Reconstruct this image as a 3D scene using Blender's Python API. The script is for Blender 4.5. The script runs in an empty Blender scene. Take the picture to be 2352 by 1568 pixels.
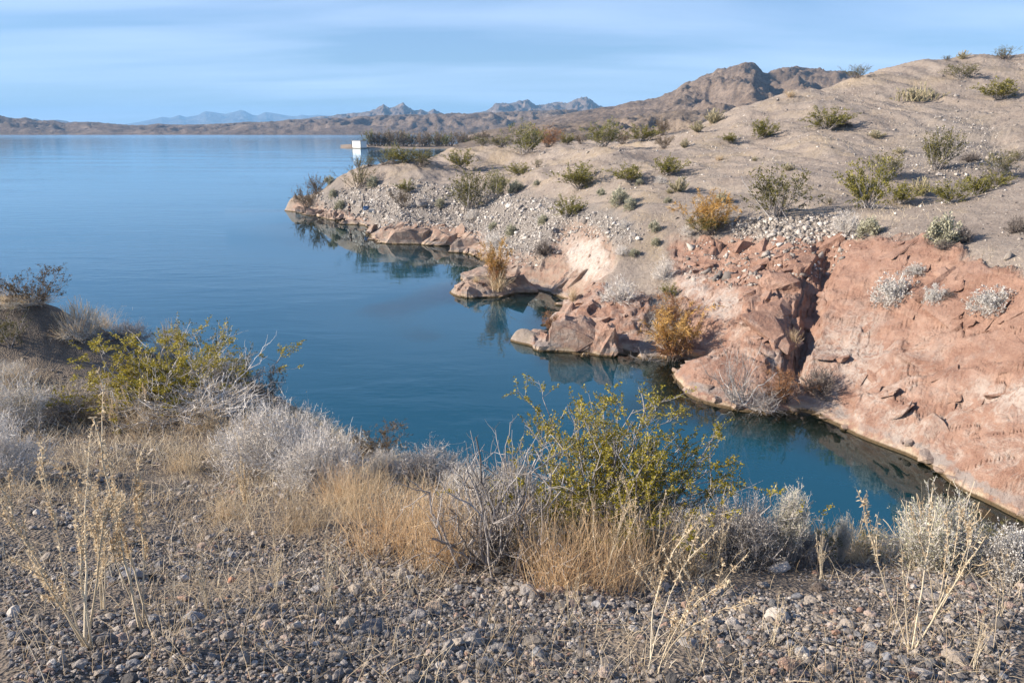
import bpy, math, random
import numpy as np
from mathutils import Vector, Matrix, Quaternion

# ------------------------------------------------------------------ camera, sky, sun, exposure
scene = bpy.context.scene
COL = scene.collection
PW, PH = 2352.0, 1568.0          # picture grid used for measuring the place
FPX = 1850.0
CAM_H = 11.8                     # eye height above the lake
HOR = 300.0
PITCH = math.atan((PH / 2 - HOR) / FPX)
cam_d = bpy.data.cameras.new('camera')
cam_d.sensor_width = 36.0
cam_d.lens = 36.0 * FPX / PW
cam_d.clip_start = 0.05
cam_d.clip_end = 120000
cam = bpy.data.objects.new('camera', cam_d)
COL.objects.link(cam)
cam.location = (0, 0, CAM_H)
cam.rotation_euler = (math.pi / 2 - PITCH, 0, 0)
scene.camera = cam

SUN_EL = math.radians(25)
SUN_AZ = math.radians(-4)        # degrees ahead of straight left
SUN = Vector((-math.cos(SUN_EL) * math.cos(SUN_AZ), math.cos(SUN_EL) * math.sin(SUN_AZ), math.sin(SUN_EL)))
sd = bpy.data.lights.new('sun', 'SUN')
sd.energy = 5.0
sd.angle = math.radians(0.53)
sd.color = (1.0, 0.88, 0.74)
sun = bpy.data.objects.new('sun', sd)
COL.objects.link(sun)
sun.rotation_euler = SUN.to_track_quat('Z', 'Y').to_euler()

world = bpy.data.worlds.new('World')
scene.world = world
world.use_nodes = True
wn, wl = world.node_tree.nodes, world.node_tree.links
wn.clear()
w_out = wn.new('ShaderNodeOutputWorld')
w_bg = wn.new('ShaderNodeBackground')
w_bg.inputs['Strength'].default_value = 0.064
sky = wn.new('ShaderNodeTexSky')
sky.sky_type = 'NISHITA'
sky.sun_disc = False
sky.sun_elevation = SUN_EL
sky.sun_rotation = math.atan2(SUN.x, SUN.y)
sky.altitude = 150
sky.air_density = 1.0
sky.dust_density = 0.4
sky.ozone_density = 3.0
# thin high cloud: noise on a plane far above, by direction
tc = wn.new('ShaderNodeTexCoord')
sep = wn.new('ShaderNodeSeparateXYZ')
wl.new(tc.outputs['Generated'], sep.inputs[0])
def wmath(op, a, b=None, c=None):
    n = wn.new('ShaderNodeMath'); n.operation = op
    for i, v in enumerate((a, b, c)):
        if v is None: continue
        if isinstance(v, (int, float)): n.inputs[i].default_value = v
        else: wl.new(v, n.inputs[i])
    return n.outputs[0]
zc = wmath('MAXIMUM', sep.outputs['Z'], 0.0)
zc = wmath('ADD', zc, 0.11)
cx_ = wmath('DIVIDE', sep.outputs['X'], zc)
cy_ = wmath('DIVIDE', sep.outputs['Y'], zc)
comb = wn.new('ShaderNodeCombineXYZ')
wl.new(wmath('MULTIPLY', cx_, 0.42), comb.inputs[0])
wl.new(wmath('MULTIPLY', cy_, 1.25), comb.inputs[1])
nz = wn.new('ShaderNodeTexNoise')
nz.inputs['Scale'].default_value = 0.9
nz.inputs['Detail'].default_value = 5
nz.inputs['Roughness'].default_value = 0.5
nz.inputs['Distortion'].default_value = 0.35
wl.new(comb.outputs[0], nz.inputs['Vector'])
cr = wn.new('ShaderNodeValToRGB')
cr.color_ramp.elements[0].position = 0.36
cr.color_ramp.elements[0].color = (0.15, 0.15, 0.15, 1)
cr.color_ramp.elements[1].position = 0.74
cr.color_ramp.elements[1].color = (0.80, 0.80, 0.80, 1)
wl.new(nz.outputs[0], cr.inputs[0])
wmix = wn.new('ShaderNodeMix'); wmix.data_type = 'RGBA'
wtint = wn.new('ShaderNodeMix'); wtint.data_type = 'RGBA'; wtint.blend_type = 'MULTIPLY'
wtint.inputs[0].default_value = 1.0
wl.new(sky.outputs[0], wtint.inputs[6])
low = wn.new('ShaderNodeMapRange'); low.interpolation_type = 'SMOOTHSTEP'
low.inputs[1].default_value = 0.0; low.inputs[2].default_value = 0.35
wl.new(sep.outputs['Z'], low.inputs[0])
ltint = wn.new('ShaderNodeMix'); ltint.data_type = 'RGBA'     # clear desert air: a bluer horizon than the default atmosphere
wl.new(low.outputs[0], ltint.inputs[0])
ltint.inputs[6].default_value = (0.66, 0.85, 1.13, 1); ltint.inputs[7].default_value = (0.80, 0.94, 1.20, 1)
wl.new(ltint.outputs[2], wtint.inputs[7])
veil = wmath('MINIMUM', wmath('DIVIDE', 0.30, wmath('ADD', zc, 0.0)), 1.0)   # a thin veil looks thicker towards the horizon
wl.new(wmath('MULTIPLY', cr.outputs[0], veil), wmix.inputs[0])
wl.new(wtint.outputs[2], wmix.inputs[6])
wmix.inputs[7].default_value = (6.6, 8.2, 11.0, 1)
wl.new(wmix.outputs[2], w_bg.inputs['Color'])
wl.new(w_bg.outputs[0], w_out.inputs[0])

scene.view_settings.view_transform = 'Standard'
scene.view_settings.look = 'None'
scene.view_settings.gamma = 1
scene.view_settings.use_curve_mapping = False
scene.view_settings.exposure = 0.92
scene.render.engine = 'CYCLES'
scene.cycles.use_denoising = True
scene.cycles.max_bounces = 6
scene.cycles.diffuse_bounces = 2
scene.cycles.glossy_bounces = 3
scene.cycles.transparent_max_bounces = 12
scene.cycles.volume_bounces = 1
scene.cycles.sample_clamp_indirect = 4

# ------------------------------------------------------------------ helpers
SP, CP = math.sin(PITCH), math.cos(PITCH)
def slope_at(v):
    """drop per metre of forward distance along picture row v"""
    return np.tan(np.arctan((np.asarray(v, float) - PH / 2) / FPX) + PITCH)
def at(u, v, Y):
    """point of the place seen at picture (u, v) at forward distance Y"""
    z = CAM_H - Y * slope_at(v)
    d = Y * CP + (CAM_H - z) * SP
    return np.array([(u - PW / 2) / FPX * d, Y, z])
def depth(p):
    return p[1] * CP + (CAM_H - p[2]) * SP
def project(x, y, z):
    d = y * CP + (CAM_H - z) * SP
    up = -y * -SP + (z - CAM_H) * CP
    return PW / 2 + FPX * x / d, PH / 2 - FPX * up / d

rng = np.random.default_rng(7)
_perm = np.random.default_rng(3).permutation(4096)
def _h(ix, iy):
    return _perm[(_perm[ix & 4095] + iy) & 4095]
def noise2(x, y):
    x = np.asarray(x, float); y = np.asarray(y, float)
    ix = np.floor(x).astype(np.int64); iy = np.floor(y).astype(np.int64)
    fx = x - ix; fy = y - iy
    a = fx * fx * fx * (fx * (fx * 6 - 15) + 10); b = fy * fy * fy * (fy * (fy * 6 - 15) + 10)
    def g(i, j, dx, dy):
        t = _h(i, j) * (2 * math.pi / 4096)
        return np.cos(t) * dx + np.sin(t) * dy
    n00 = g(ix, iy, fx, fy); n10 = g(ix + 1, iy, fx - 1, fy)
    n01 = g(ix, iy + 1, fx, fy - 1); n11 = g(ix + 1, iy + 1, fx - 1, fy - 1)
    return 1.5 * ((n00 * (1 - a) + n10 * a) * (1 - b) + (n01 * (1 - a) + n11 * a) * b)
def fbm(x, y, oct=4, rough=0.5, lac=2.03):
    s = 0; amp = 1; t = 0
    for o in range(oct):
        s = s + amp * noise2(x + 17.3 * o, y - 9.1 * o); t += amp
        x = x * lac; y = y * lac; amp *= rough
    return s / t
def ridged(x, y, oct=4, rough=0.5, lac=2.03):
    s = 0; amp = 1; t = 0
    for o in range(oct):
        s = s + amp * (1 - 2 * np.abs(noise2(x + 31.7 * o, y + 5.9 * o))); t += amp
        x = x * lac; y = y * lac; amp *= rough
    return s / t
def blocks(x, y, tilt=0.5):
    """broken rock: cells that each have their own height and tilt"""
    ix = np.floor(x).astype(np.int64); iy = np.floor(y).astype(np.int64)
    best = np.full(x.shape, 9.0); out = np.zeros_like(x)
    for dx in (-1, 0, 1):
        for dy in (-1, 0, 1):
            cx, cy = ix + dx, iy + dy; k = _h(cx, cy)
            px = cx + 0.5 + 0.42 * np.cos(k * 0.37); py = cy + 0.5 + 0.42 * np.sin(k * 0.61)
            d = (x - px) ** 2 + (y - py) ** 2; m = d < best
            val = (k % 101) / 101.0 - 0.5 + tilt * (np.cos(k * 1.7) * (x - px) + np.sin(k * 1.7) * (y - py))
            out = np.where(m, val, out); best = np.where(m, d, best)
    return out
def smooth(a, b, x):
    t = np.clip((x - a) / (b - a), 0, 1)
    return t * t * (3 - 2 * t)

def mesh_np(name, V, F, attrs=None, smooth_shade=False, uvs=None):
    """V (n,3); F (m,k) or list of such arrays with different k"""
    if not isinstance(F, (list, tuple)): F = [F]
    F = [np.asarray(f, np.int32) for f in F if len(f)]
    me = bpy.data.meshes.new(name)
    me.vertices.add(len(V)); me.vertices.foreach_set('co', np.asarray(V, np.float32).ravel())
    nl = sum(f.size for f in F); nf = sum(len(f) for f in F)
    me.loops.add(nl); me.loops.foreach_set('vertex_index', np.concatenate([f.ravel() for f in F]))
    starts = []; off = 0
    for f in F:
        starts.append(off + np.arange(len(f), dtype=np.int32) * f.shape[1]); off += f.size
    me.polygons.add(nf); me.polygons.foreach_set('loop_start', np.concatenate(starts).astype(np.int32))
    me.update(calc_edges=True)
    if smooth_shade:
        me.polygons.foreach_set('use_smooth', np.ones(nf, bool))
    for k, a in (attrs or {}).items():
        a = np.asarray(a, np.float32)
        if a.ndim == 1:
            at_ = me.attributes.new(k, 'FLOAT', 'POINT'); at_.data.foreach_set('value', a)
        else:
            at_ = me.attributes.new(k, 'FLOAT_COLOR', 'POINT')
            if a.shape[1] == 3: a = np.concatenate([a, np.ones((len(a), 1), np.float32)], 1)
            at_.data.foreach_set('color', a.ravel())
    me.validate()
    return me

def link(name, data, parent=None, mat=None):
    o = bpy.data.objects.new(name, data)
    COL.objects.link(o)
    if parent is not None: o.parent = parent
    if mat is not None and data is not None and not data.materials: data.materials.append(mat)
    return o
def tag(o, label=None, cat=None, group=None, kind=None):
    if label: o['label'] = label
    if cat: o['category'] = cat
    if group: o['group'] = group
    if kind: o['kind'] = kind
    return o

# ---- material helper
class Mat:
    def __init__(self, name, rough=0.9, spec=0.25):
        self.m = bpy.data.materials.new(name); self.m.use_nodes = True
        self.t = self.m.node_tree; self.n = self.t.nodes; self.l = self.t.links
        self.b = self.n['Principled BSDF']
        self.b.inputs['Roughness'].default_value = rough
        self.b.inputs['Specular IOR Level'].default_value = spec
        self.pos = None
    def P(self):
        if self.pos is None:
            g = self.n.new('ShaderNodeNewGeometry'); self.pos = g.outputs['Position']; self.geo = g
        return self.pos
    def put(self, sock, v):
        if isinstance(v, bpy.types.NodeSocket): self.l.new(v, sock)
        elif isinstance(v, (tuple, list)): sock.default_value = tuple(v) + ((1,) if len(v) == 3 and len(sock.default_value) == 4 else ())
        else: sock.default_value = v
    def noise(self, scale, detail=4, rough=0.55, vec=None, dist=0.0, color=False):
        n = self.n.new('ShaderNodeTexNoise')
        n.inputs['Scale'].default_value = scale; n.inputs['Detail'].default_value = detail
        n.inputs['Roughness'].default_value = rough; n.inputs['Distortion'].default_value = dist
        self.l.new(vec if vec is not None else self.P(), n.inputs['Vector'])
        return n.outputs[1 if color else 0]
    def voro(self, scale, vec=None, feature='F1', out=0):
        n = self.n.new('ShaderNodeTexVoronoi'); n.feature = feature
        n.inputs['Scale'].default_value = scale
        self.l.new(vec if vec is not None else self.P(), n.inputs['Vector'])
        return n.outputs[out]
    def ramp(self, v, *stops):
        n = self.n.new('ShaderNodeValToRGB'); e = n.color_ramp.elements
        while len(e) < len(stops): e.new(0.5)
        for k, (p, c) in zip(e, stops):
            k.position = p
            k.color = (c, c, c, 1) if isinstance(c, (int, float)) else tuple(c) + (1,)
        self.put(n.inputs[0], v); return n.outputs[0]
    def math(self, op, a, b=None, c=None):
        n = self.n.new('ShaderNodeMath'); n.operation = op
        for i, v in enumerate((a, b, c)):
            if v is not None: self.put(n.inputs[i], v)
        return n.outputs[0]
    def rng(self, v, a, b, c=0.0, d=1.0):
        n = self.n.new('ShaderNodeMapRange'); n.interpolation_type = 'SMOOTHSTEP'
        for i, x in enumerate((v, a, b, c, d)): self.put(n.inputs[i], x)
        return n.outputs[0]
    def mix(self, f, a, b, mode='MIX'):
        n = self.n.new('ShaderNodeMix'); n.data_type = 'RGBA'; n.blend_type = mode
        self.put(n.inputs[0], f); self.put(n.inputs[6], a); self.put(n.inputs[7], b)
        return n.outputs[2]
    def attr(self, name, out=2, kind='GEOMETRY'):
        n = self.n.new('ShaderNodeAttribute'); n.attribute_name = name; n.attribute_type = kind
        return n.outputs[out]
    def sepc(self, c):
        n = self.n.new('ShaderNodeSeparateColor'); self.put(n.inputs[0], c); return n.outputs
    def sepx(self, c):
        n = self.n.new('ShaderNodeSeparateXYZ'); self.put(n.inputs[0], c); return n.outputs
    def mapped(self, scale, vec=None):
        n = self.n.new('ShaderNodeMapping'); n.inputs['Scale'].default_value = scale
        self.l.new(vec if vec is not None else self.P(), n.inputs['Vector']); return n.outputs[0]
    def bump(self, h, strength, dist, prev=None):
        n = self.n.new('ShaderNodeBump'); n.inputs['Strength'].default_value = strength
        n.inputs['Distance'].default_value = dist; self.put(n.inputs['Height'], h)
        if prev is not None: self.l.new(prev, n.inputs['Normal'])
        return n.outputs[0]
    def done(self, col=None, normal=None, rough=None):
        if col is not None: self.put(self.b.inputs['Base Color'], col)
        if normal is not None: self.l.new(normal, self.b.inputs['Normal'])
        if rough is not None: self.put(self.b.inputs['Roughness'], rough)
        return self.m
# ------------------------------------------------------------------ terrain: fitted height sheets
def tps_fit(P, Z, lam=1e-4, sc=40.0):
    P = np.asarray(P, float) / sc; Z = np.asarray(Z, float); n = len(P)
    d2 = ((P[:, None] - P[None]) ** 2).sum(-1)
    K = 0.5 * d2 * np.log(d2 + 1e-12) + lam * np.eye(n)
    A = np.zeros((n + 3, n + 3)); A[:n, :n] = K
    A[:n, n] = 1; A[:n, n + 1:] = P; A[n, :n] = 1; A[n + 1:, :n] = P.T
    w = np.linalg.solve(A, np.concatenate([Z, np.zeros(3)]))
    def f(x, y):
        x = np.asarray(x, float) / sc; y = np.asarray(y, float) / sc
        out = w[n] + w[n + 1] * x + w[n + 2] * y
        for i in range(n):
            d2 = (x - P[i, 0]) ** 2 + (y - P[i, 1]) ** 2
            out = out + w[i] * 0.5 * d2 * np.log(d2 + 1e-12)
        return out
    return f

class Sheet:
    """height sheet on a fan grid: columns of constant x/y, rows of growing distance"""
    def __init__(self, s0, s1, ns, y0, y1, ny):
        self.s = np.linspace(s0, s1, ns); self.ly = np.linspace(math.log(y0), math.log(y1), ny)
        self.S, self.Y = np.meshgrid(self.s, np.exp(self.ly)); self.X = self.S * self.Y
        self.ns, self.ny = ns, ny
    def coarse(self, f, k=4):
        """evaluate f on every k-th node, cubic-ish (bilinear of dense coarse) upsampling"""
        sc = np.linspace(self.s[0], self.s[-1], self.ns // k + 2); lc = np.linspace(self.ly[0], self.ly[-1], self.ny // k + 2)
        Sc, Yc = np.meshgrid(sc, np.exp(lc)); Zc = f(Sc * Yc, Yc)
        a = (self.s - sc[0]) / (sc[1] - sc[0]); b = (self.ly - lc[0]) / (lc[1] - lc[0])
        def cub(M, t):     # Catmull-Rom along axis 0
            i = np.clip(np.floor(t).astype(int), 0, len(M) - 2); fr = (t - i)[:, None]
            g = lambda j: M[np.clip(j, 0, len(M) - 1)]
            p0, p1, p2, p3 = g(i - 1), g(i), g(i + 1), g(i + 2)
            return p1 + 0.5 * fr * (p2 - p0 + fr * (2 * p0 - 5 * p1 + 4 * p2 - p3 + fr * (3 * (p1 - p2) + p3 - p0)))
        return cub(cub(Zc, b).T, a).T
    def height(self, x, y):
        x = np.asarray(x, float); y = np.asarray(y, float)
        yy = np.maximum(y, 1e-3)
        a = (x / yy - self.s[0]) / (self.s[1] - self.s[0]); b = (np.log(yy) - self.ly[0]) / (self.ly[1] - self.ly[0])
        ok = (a >= 0) & (a <= self.ns - 1) & (b >= 0) & (b <= self.ny - 1)
        i = np.clip(np.floor(a).astype(int), 0, self.ns - 2); j = np.clip(np.floor(b).astype(int), 0, self.ny - 2)
        fa = np.clip(a - i, 0, 1); fb = np.clip(b - j, 0, 1); Z = self.Z
        z = (Z[j, i] * (1 - fa) + Z[j, i + 1] * fa) * (1 - fb) + (Z[j + 1, i] * (1 - fa) + Z[j + 1, i + 1] * fa) * fb
        return np.where(ok, z, -50.0)
    def faces(self, keep):
        j, i = np.meshgrid(np.arange(self.ny - 1), np.arange(self.ns - 1), indexing='ij')
        a = j * self.ns + i
        k = keep[:-1, :-1] | keep[1:, :-1] | keep[:-1, 1:] | keep[1:, 1:]
        q = np.stack([a, a + 1, a + 1 + self.ns, a + self.ns], -1)[k]
        return q
    def build(self, name, keep, attrs, mat):
        F = self.faces(keep); used = np.unique(F); re = np.full(self.ns * self.ny, -1, np.int64); re[used] = np.arange(len(used))
        V = np.stack([self.X.ravel(), self.Y.ravel(), self.Z.ravel()], 1)[used]
        me = mesh_np(name, V, re[F], {k: v.reshape(self.ns * self.ny, -1).squeeze()[used] for k, v in attrs.items()}, True)
        return tag(link(name, me, mat=mat), kind='structure')

def ground_ray(u, v, sheet, y0, y1, n=900):
    """first point where the sight line through (u, v) meets the sheet; at a skyline the nearest pass"""
    Y = np.exp(np.linspace(math.log(y0), math.log(y1), n)); z = CAM_H - Y * slope_at(v)
    d = Y * CP + (CAM_H - z) * SP; x = (u - PW / 2) / FPX * d
    g = z - sheet.height(x, Y)
    k = np.nonzero(g < 0)[0]
    k = k[0] if len(k) else int(np.argmin(g))
    return np.array([x[k], Y[k], float(sheet.height(x[k], Y[k]))])

def inpoly(u, v, poly):
    poly = np.asarray(poly, float); res = np.zeros(u.shape, bool); n = len(poly)
    for i in range(n):
        x1, y1 = poly[i]; x2, y2 = poly[(i + 1) % n]
        if y1 == y2: continue
        c = ((y1 > v) != (y2 > v)) & (u < (x2 - x1) * (v - y1) / (y2 - y1) + x1)
        res ^= c
    return res

# ---- opposite shore: waterline, then slopes (u, v, forward distance)
SHORE = [(2700,1430),(2520,1300),(2352,1197),(2290,1165),(2200,1118),(2100,1050),(2000,1012),(1900,965),(1840,942),(1790,950),(1735,948),(1690,942),
         (1620,926),(1575,905),(1550,870),(1560,848),(1590,832),(1545,826),(1480,822),(1420,812),(1370,818),(1320,806),(1265,806),(1225,797),(1250,782),
         (1272,765),(1268,740),(1295,705),(1312,690),(1290,684),(1245,670),(1190,674),(1130,683),(1068,682),(1062,655),(1100,628),(1118,605),(1100,590),(1045,574),
         (1040,566),(960,561),(885,558),(850,546),(862,525),(840,518),(785,508),(730,498),(690,488),(676,480)]
SLOPE = [(2352,900,26.8),(2352,760,29.2),(2352,640,31.6),(2352,560,35.5),(2352,480,41),(2352,415,46),(2352,352,69),(2352,250,90),(2352,137,115),
    (2600,600,31),(2600,400,46),(2600,130,112),(2600,900,25),(2800,700,28),
    (2230,1000,27.3),(2230,760,31.5),(2230,600,35.5),(2230,520,40.5),(2230,450,47),(2230,400,62),(2230,300,83),(2230,200,106),(2230,135,120),
    (2100,900,30.6),(2100,800,32.6),(2100,680,36),(2100,555,40),(2100,510,43.5),(2092,482,47),(2100,400,66),(2100,320,82),(2100,230,102),(2100,155,122),
    (1980,900,33),(1980,780,35.6),(1980,660,39),(1985,555,43.5),(1985,500,49),(1985,475,52),(1985,400,66),(1985,300,87),(1985,225,106),(1985,178,119),
    (1830,860,35),(1830,780,38),(1840,700,41),(1850,620,44.2),(1850,560,47.5),(1783,500,52),(1850,482,54),(1830,420,64),(1830,350,78),(1830,280,95),(1830,215,112),
    (1680,880,35.3),(1680,800,38.7),(1690,720,42),(1700,640,46),(1700,560,51.5),(1700,500,56),(1700,450,63),(1700,400,72),(1700,340,86),(1700,290,99),(1700,250,110),
    (1600,780,41.5),(1600,720,44.5),(1600,650,48),(1600,570,52.8),(1550,750,44),(1550,690,47),(1550,620,50.5),(1560,545,55),(1550,480,62),(1550,420,72),(1550,370,84),(1560,335,97),
    (1600,298,108),(1650,268,112),(1520,320,112),(1580,315,103),
    (1470,760,45),(1470,690,48.5),(1470,620,53),
    (1400,765,44.6),(1400,730,46.3),(1400,690,49.2),(1400,650,51.8),(1400,600,55),(1400,540,60),(1400,480,67),(1400,430,76),(1400,380,88),(1400,345,104),(1400,336,120),
    (1340,770,45.5),(1340,720,48.5),(1340,600,59),(1300,720,52.5),(1310,650,57.5),(1330,560,63.5),(1250,640,62),(1250,580,66),(1250,520,73),(1250,460,83),(1250,410,97),(1250,370,112),(1250,345,130),
    (1150,640,63),(1110,650,63),(1160,600,68),(1150,560,77),(1150,500,84),(1150,440,98),(1150,390,115),(1150,345,138),
    (1050,540,88),(1050,500,93),(1050,460,99.5),(1050,430,104),(1050,385,117),(1050,342,136),
    (990,540,88.5),(930,530,90.5),(930,500,95.5),(930,470,100),(930,420,110),(930,372,124),(880,535,92.5),
    (850,490,105.5),(850,450,110.5),(850,420,114.5),(850,380,120),(760,478,115),(760,450,118),(762,427,120.5),(705,472,122),(708,457,124)]
pts, zs = [], []
shore_pts = []
for u, v in SHORE:
    Y = CAM_H / float(slope_at(v)); p = at(u, v, Y); shore_pts.append(p[:2]); pts.append(p[:2]); zs.append(0.0)
shore_pts = np.array(shore_pts)
for i in range(len(shore_pts)):
    a = shore_pts[max(i - 2, 0)]; b = shore_pts[min(i + 2, len(shore_pts) - 1)]
    t = (b - a) / (np.linalg.norm(b - a) + 1e-9); nrm = np.array([-t[1], t[0]])
    if i % 3 == 0:
        k = 0.09 * shore_pts[i][1]
        for d, zz in ((0.6, -1.3), (1.4, -3.2), (3.0, -6.5)):
            pts.append(shore_pts[i] + nrm * k * d); zs.append(zz)
for u, v, Y in SLOPE:
    p = at(u, v, Y); pts.append(p[:2]); zs.append(p[2])
for u, Y, zz in [(2352,56,7.0),(2230,54,6.5),(2140,52,6.6),(2500,57,7.4),(2352,140,19),(2100,150,17),(1985,148,15),(1830,140,12.5),(1700,135,10.5),(1560,130,9.6),(1400,150,9.7),(1250,160,9.0),
                 (1150,170,5.0),(1050,160,5.5),(1050,185,-1),(930,142,3.5),(930,160,-2),(850,132,4.0),(850,146,-2),(760,128,2.0),(760,138,-2),(700,130,-1.5),(660,128,-4),(640,118,-6),
                 (2352,200,9),(2100,210,8.5),(1830,210,8),(1560,210,8.5),(1400,210,8.8),(1250,215,7.5),(1150,215,1.5),(1050,230,-4),(850,200,-6),(2352,290,8),(1830,290,7.5),(1400,290,8),(1200,290,4),(1000,290,-6),(700,250,-8),
                 (2700,200,10),(2700,110,20)]:
    p = at(u, HOR, Y); pts.append(np.array([p[0], Y])); zs.append(zz)
for u, v, zz in [(1200,765,-3),(1160,745,-4),(1150,780,-5),(1215,725,-2.5),(1235,752,-1.8),(1090,720,-5),(1195,810,-4),(1020,640,-4),(1040,610,-2.5),(900,600,-4)]:
    p = at(u, v, CAM_H / float(slope_at(v))); pts.append(p[:2]); zs.append(zz)
main_f = tps_fit(pts, zs, lam=3e-5)
M = Sheet(-0.36, 0.88, 780, 20.0, 290.0, 760)
M.Z = M.coarse(main_f, 5)
X, Y, Z = M.X, M.Y, M.Z
Up, Vp = project(X, Y, Z)
ju = 14 * fbm(X * 0.9, Y * 0.9, 3); jv = 14 * fbm(X * 0.9 + 50, Y * 0.9, 3)
def zone(poly, soft=6.0, jit=1.0):
    acc = 0
    for du, dv in ((0, 0), (soft, 0), (-soft, 0), (0, soft), (0, -soft), (soft * .7, soft * .7), (-soft * .7, -soft * .7)):
        acc = acc + inpoly(Up + ju * jit + du, Vp + jv * jit + dv, poly)
    return acc / 7.0
RED = [(1548,556),(1640,552),(1700,548),(1800,560),(1900,545),(2000,546),(2060,545),(2130,560),(2200,585),(2280,610),(2352,640),(3200,800),(3200,1900),(2300,1450),(1540,1080),(1480,900),(1500,830),(1585,770),(1560,700),(1540,620)]
RED2 = [(1190,840),(1225,780),(1258,740),(1318,690),(1345,655),(1372,648),(1415,685),(1480,680),(1500,720),(1470,800),(1440,860),(1230,880)]
PINK = [(1225,690),(1235,640),(1268,582),(1288,535),(1340,526),(1402,558),(1416,600),(1385,650),(1330,702),(1300,730),(1240,710)]
PINK2 = [(830,580),(845,545),(870,518),(960,512),(1040,522),(1100,540),(1135,575),(1100,605),(1035,600),(960,590)]
PINK3 = [(1040,700),(1055,650),(1100,612),(1170,600),(1240,600),(1245,690),(1150,710)]
TIP = [(660,500),(676,470),(720,478),(800,492),(850,508),(855,540),(740,530)]
WHITE = [(1292,588),(1322,556),(1388,566),(1404,606),(1372,640),(1310,622)]
WHITE2 = [(1556,648),(1590,632),(1622,655),(1625,690),(1585,700),(1556,680)]
WHITE3 = [(1600,700),(1650,672),(1705,690),(1690,735),(1620,745)]
WHITE4 = [(2170,935),(2250,905),(2352,870),(2500,880),(2500,960),(2330,960),(2250,935)]
WHITE5 = [(1890,850),(1930,760),(1975,735),(2030,760),(2045,830),(1990,850),(2060,900),(2000,905)]
TALUS = [(688,482),(735,448),(790,428),(850,432),(905,428),(960,412),(1010,428),(1100,440),(1180,448),(1260,460),(1330,482),(1420,505),(1475,540),(1430,566),(1330,536),(1262,590),(1230,620),(1165,600),(1100,545),(1000,522),(860,522),(800,492)]
TALUS2 = [(1660,505),(1800,500),(1900,495),(1990,520),(1960,548),(1800,560),(1690,548)]
TRAIL = [(1560,428),(1640,436),(1760,452),(1860,478),(1950,494),(2060,500),(2060,508),(1940,503),(1850,488),(1750,462),(1640,446),(1560,438)]
z_red = np.maximum.reduce([zone(RED, 8, 1.9), zone(RED2, 6, 1.4)])
z_pink = np.maximum.reduce([zone(PINK), zone(PINK2), zone(PINK3), zone(TIP)])
z_white = np.maximum.reduce([zone(WHITE, 12, 2.2), 0.85 * zone(WHITE2, 16, 2.5), 0.75 * zone(WHITE3, 16, 2.5), 0.8 * zone(WHITE4, 20, 3.0), 0.6 * zone(WHITE5, 26, 3.5)])
z_talus = np.maximum.reduce([zone(TALUS, 14, 1.6), 0.7 * zone(TALUS2, 14), 0.65 * zone([(2060,300),(2200,250),(2290,300),(2345,420),(2180,430),(2080,400)], 30, 2.5)])
z_trail = zone(TRAIL, 4, 0.4)
rock = np.maximum(z_red, z_pink)
shorefade = smooth(-0.4, 0.7, Z)
GULL = [(1700,560),(1910,545),(1930,600),(1880,700),(1840,800),(1800,870),(1720,820),(1700,700)]
gull = zone(GULL, 18) 
h = rock * shorefade * (0.20 * ridged(X * 0.22 + 0.15 * Y, Y * 0.16, 3, 0.45) + 0.07 * fbm(X * 1.3, Y * 1.3, 4, 0.6) + 0.02 * ridged(X * 4.5, Y * 4.5, 3, 0.6))
RUG = [(1548,556),(1700,548),(1910,548),(1900,640),(1700,640),(1640,690),(1560,640)]
rug = zone(RUG, 14)
h += np.maximum(gull, rug) * shorefade * (0.30 * ridged(X * 0.5 + 0.35 * Y, Y * 0.22, 4, 0.55) - 0.1 + 0.09 * ridged(X * 2.0, Y * 1.6, 3, 0.6))
sc1 = fbm(X * 0.13 + 0.12 * Y + 2, Y * 0.14 + 0.1 * X + 3, 4, 0.42); sc2 = fbm(X * 0.35 - 4, Y * 0.3 + 1, 3, 0.45)
h += rock * shorefade * (0.24 * smooth(0.03, 0.06, sc1) + 0.20 * smooth(-0.24, -0.21, sc1) + 0.08 * smooth(0.10, 0.16, sc2) - 0.2)
ck1 = fbm(X * 0.34 + 0.22 * Y + 7, Y * 0.20 - 2, 4, 0.55); ck2 = fbm(X * 0.8 - 3, Y * 0.55 + 0.3 * X, 4, 0.55)
h -= rock * shorefade * (0.15 * np.exp(-(ck1 / 0.014) ** 2) * smooth(-0.15, 0.1, noise2(X * 0.2, Y * 0.2 + 5)) + 0.05 * np.exp(-(ck2 / 0.02) ** 2) * smooth(-0.05, 0.2, noise2(X * 0.3 + 9, Y * 0.3)))
wxx = X + 0.5 * fbm(X * 0.9, Y * 0.9, 3); wyy = Y + 0.5 * fbm(X * 0.9 + 30, Y * 0.9, 3)
bl = np.maximum(gull, zone([(1548,556),(1700,548),(1910,548),(1900,640),(1700,640),(1640,690),(1560,640)], 14)); bl = np.maximum(bl, zone(RED2, 10) * 0.9)
h += rock * shorefade * (0.10 + 0.90 * bl) * 0.38 * blocks(0.75 * wxx + 0.35 * wyy, 0.38 * wyy - 0.18 * wxx)
h += rock * shorefade * 0.15 * blocks(0.30 * wxx + 0.12 * wyy + 4, 0.16 * wyy - 0.06 * wxx, 0.8) + rock * shorefade * 0.06 * blocks(2.2 * wxx, 1.4 * wyy)
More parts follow.
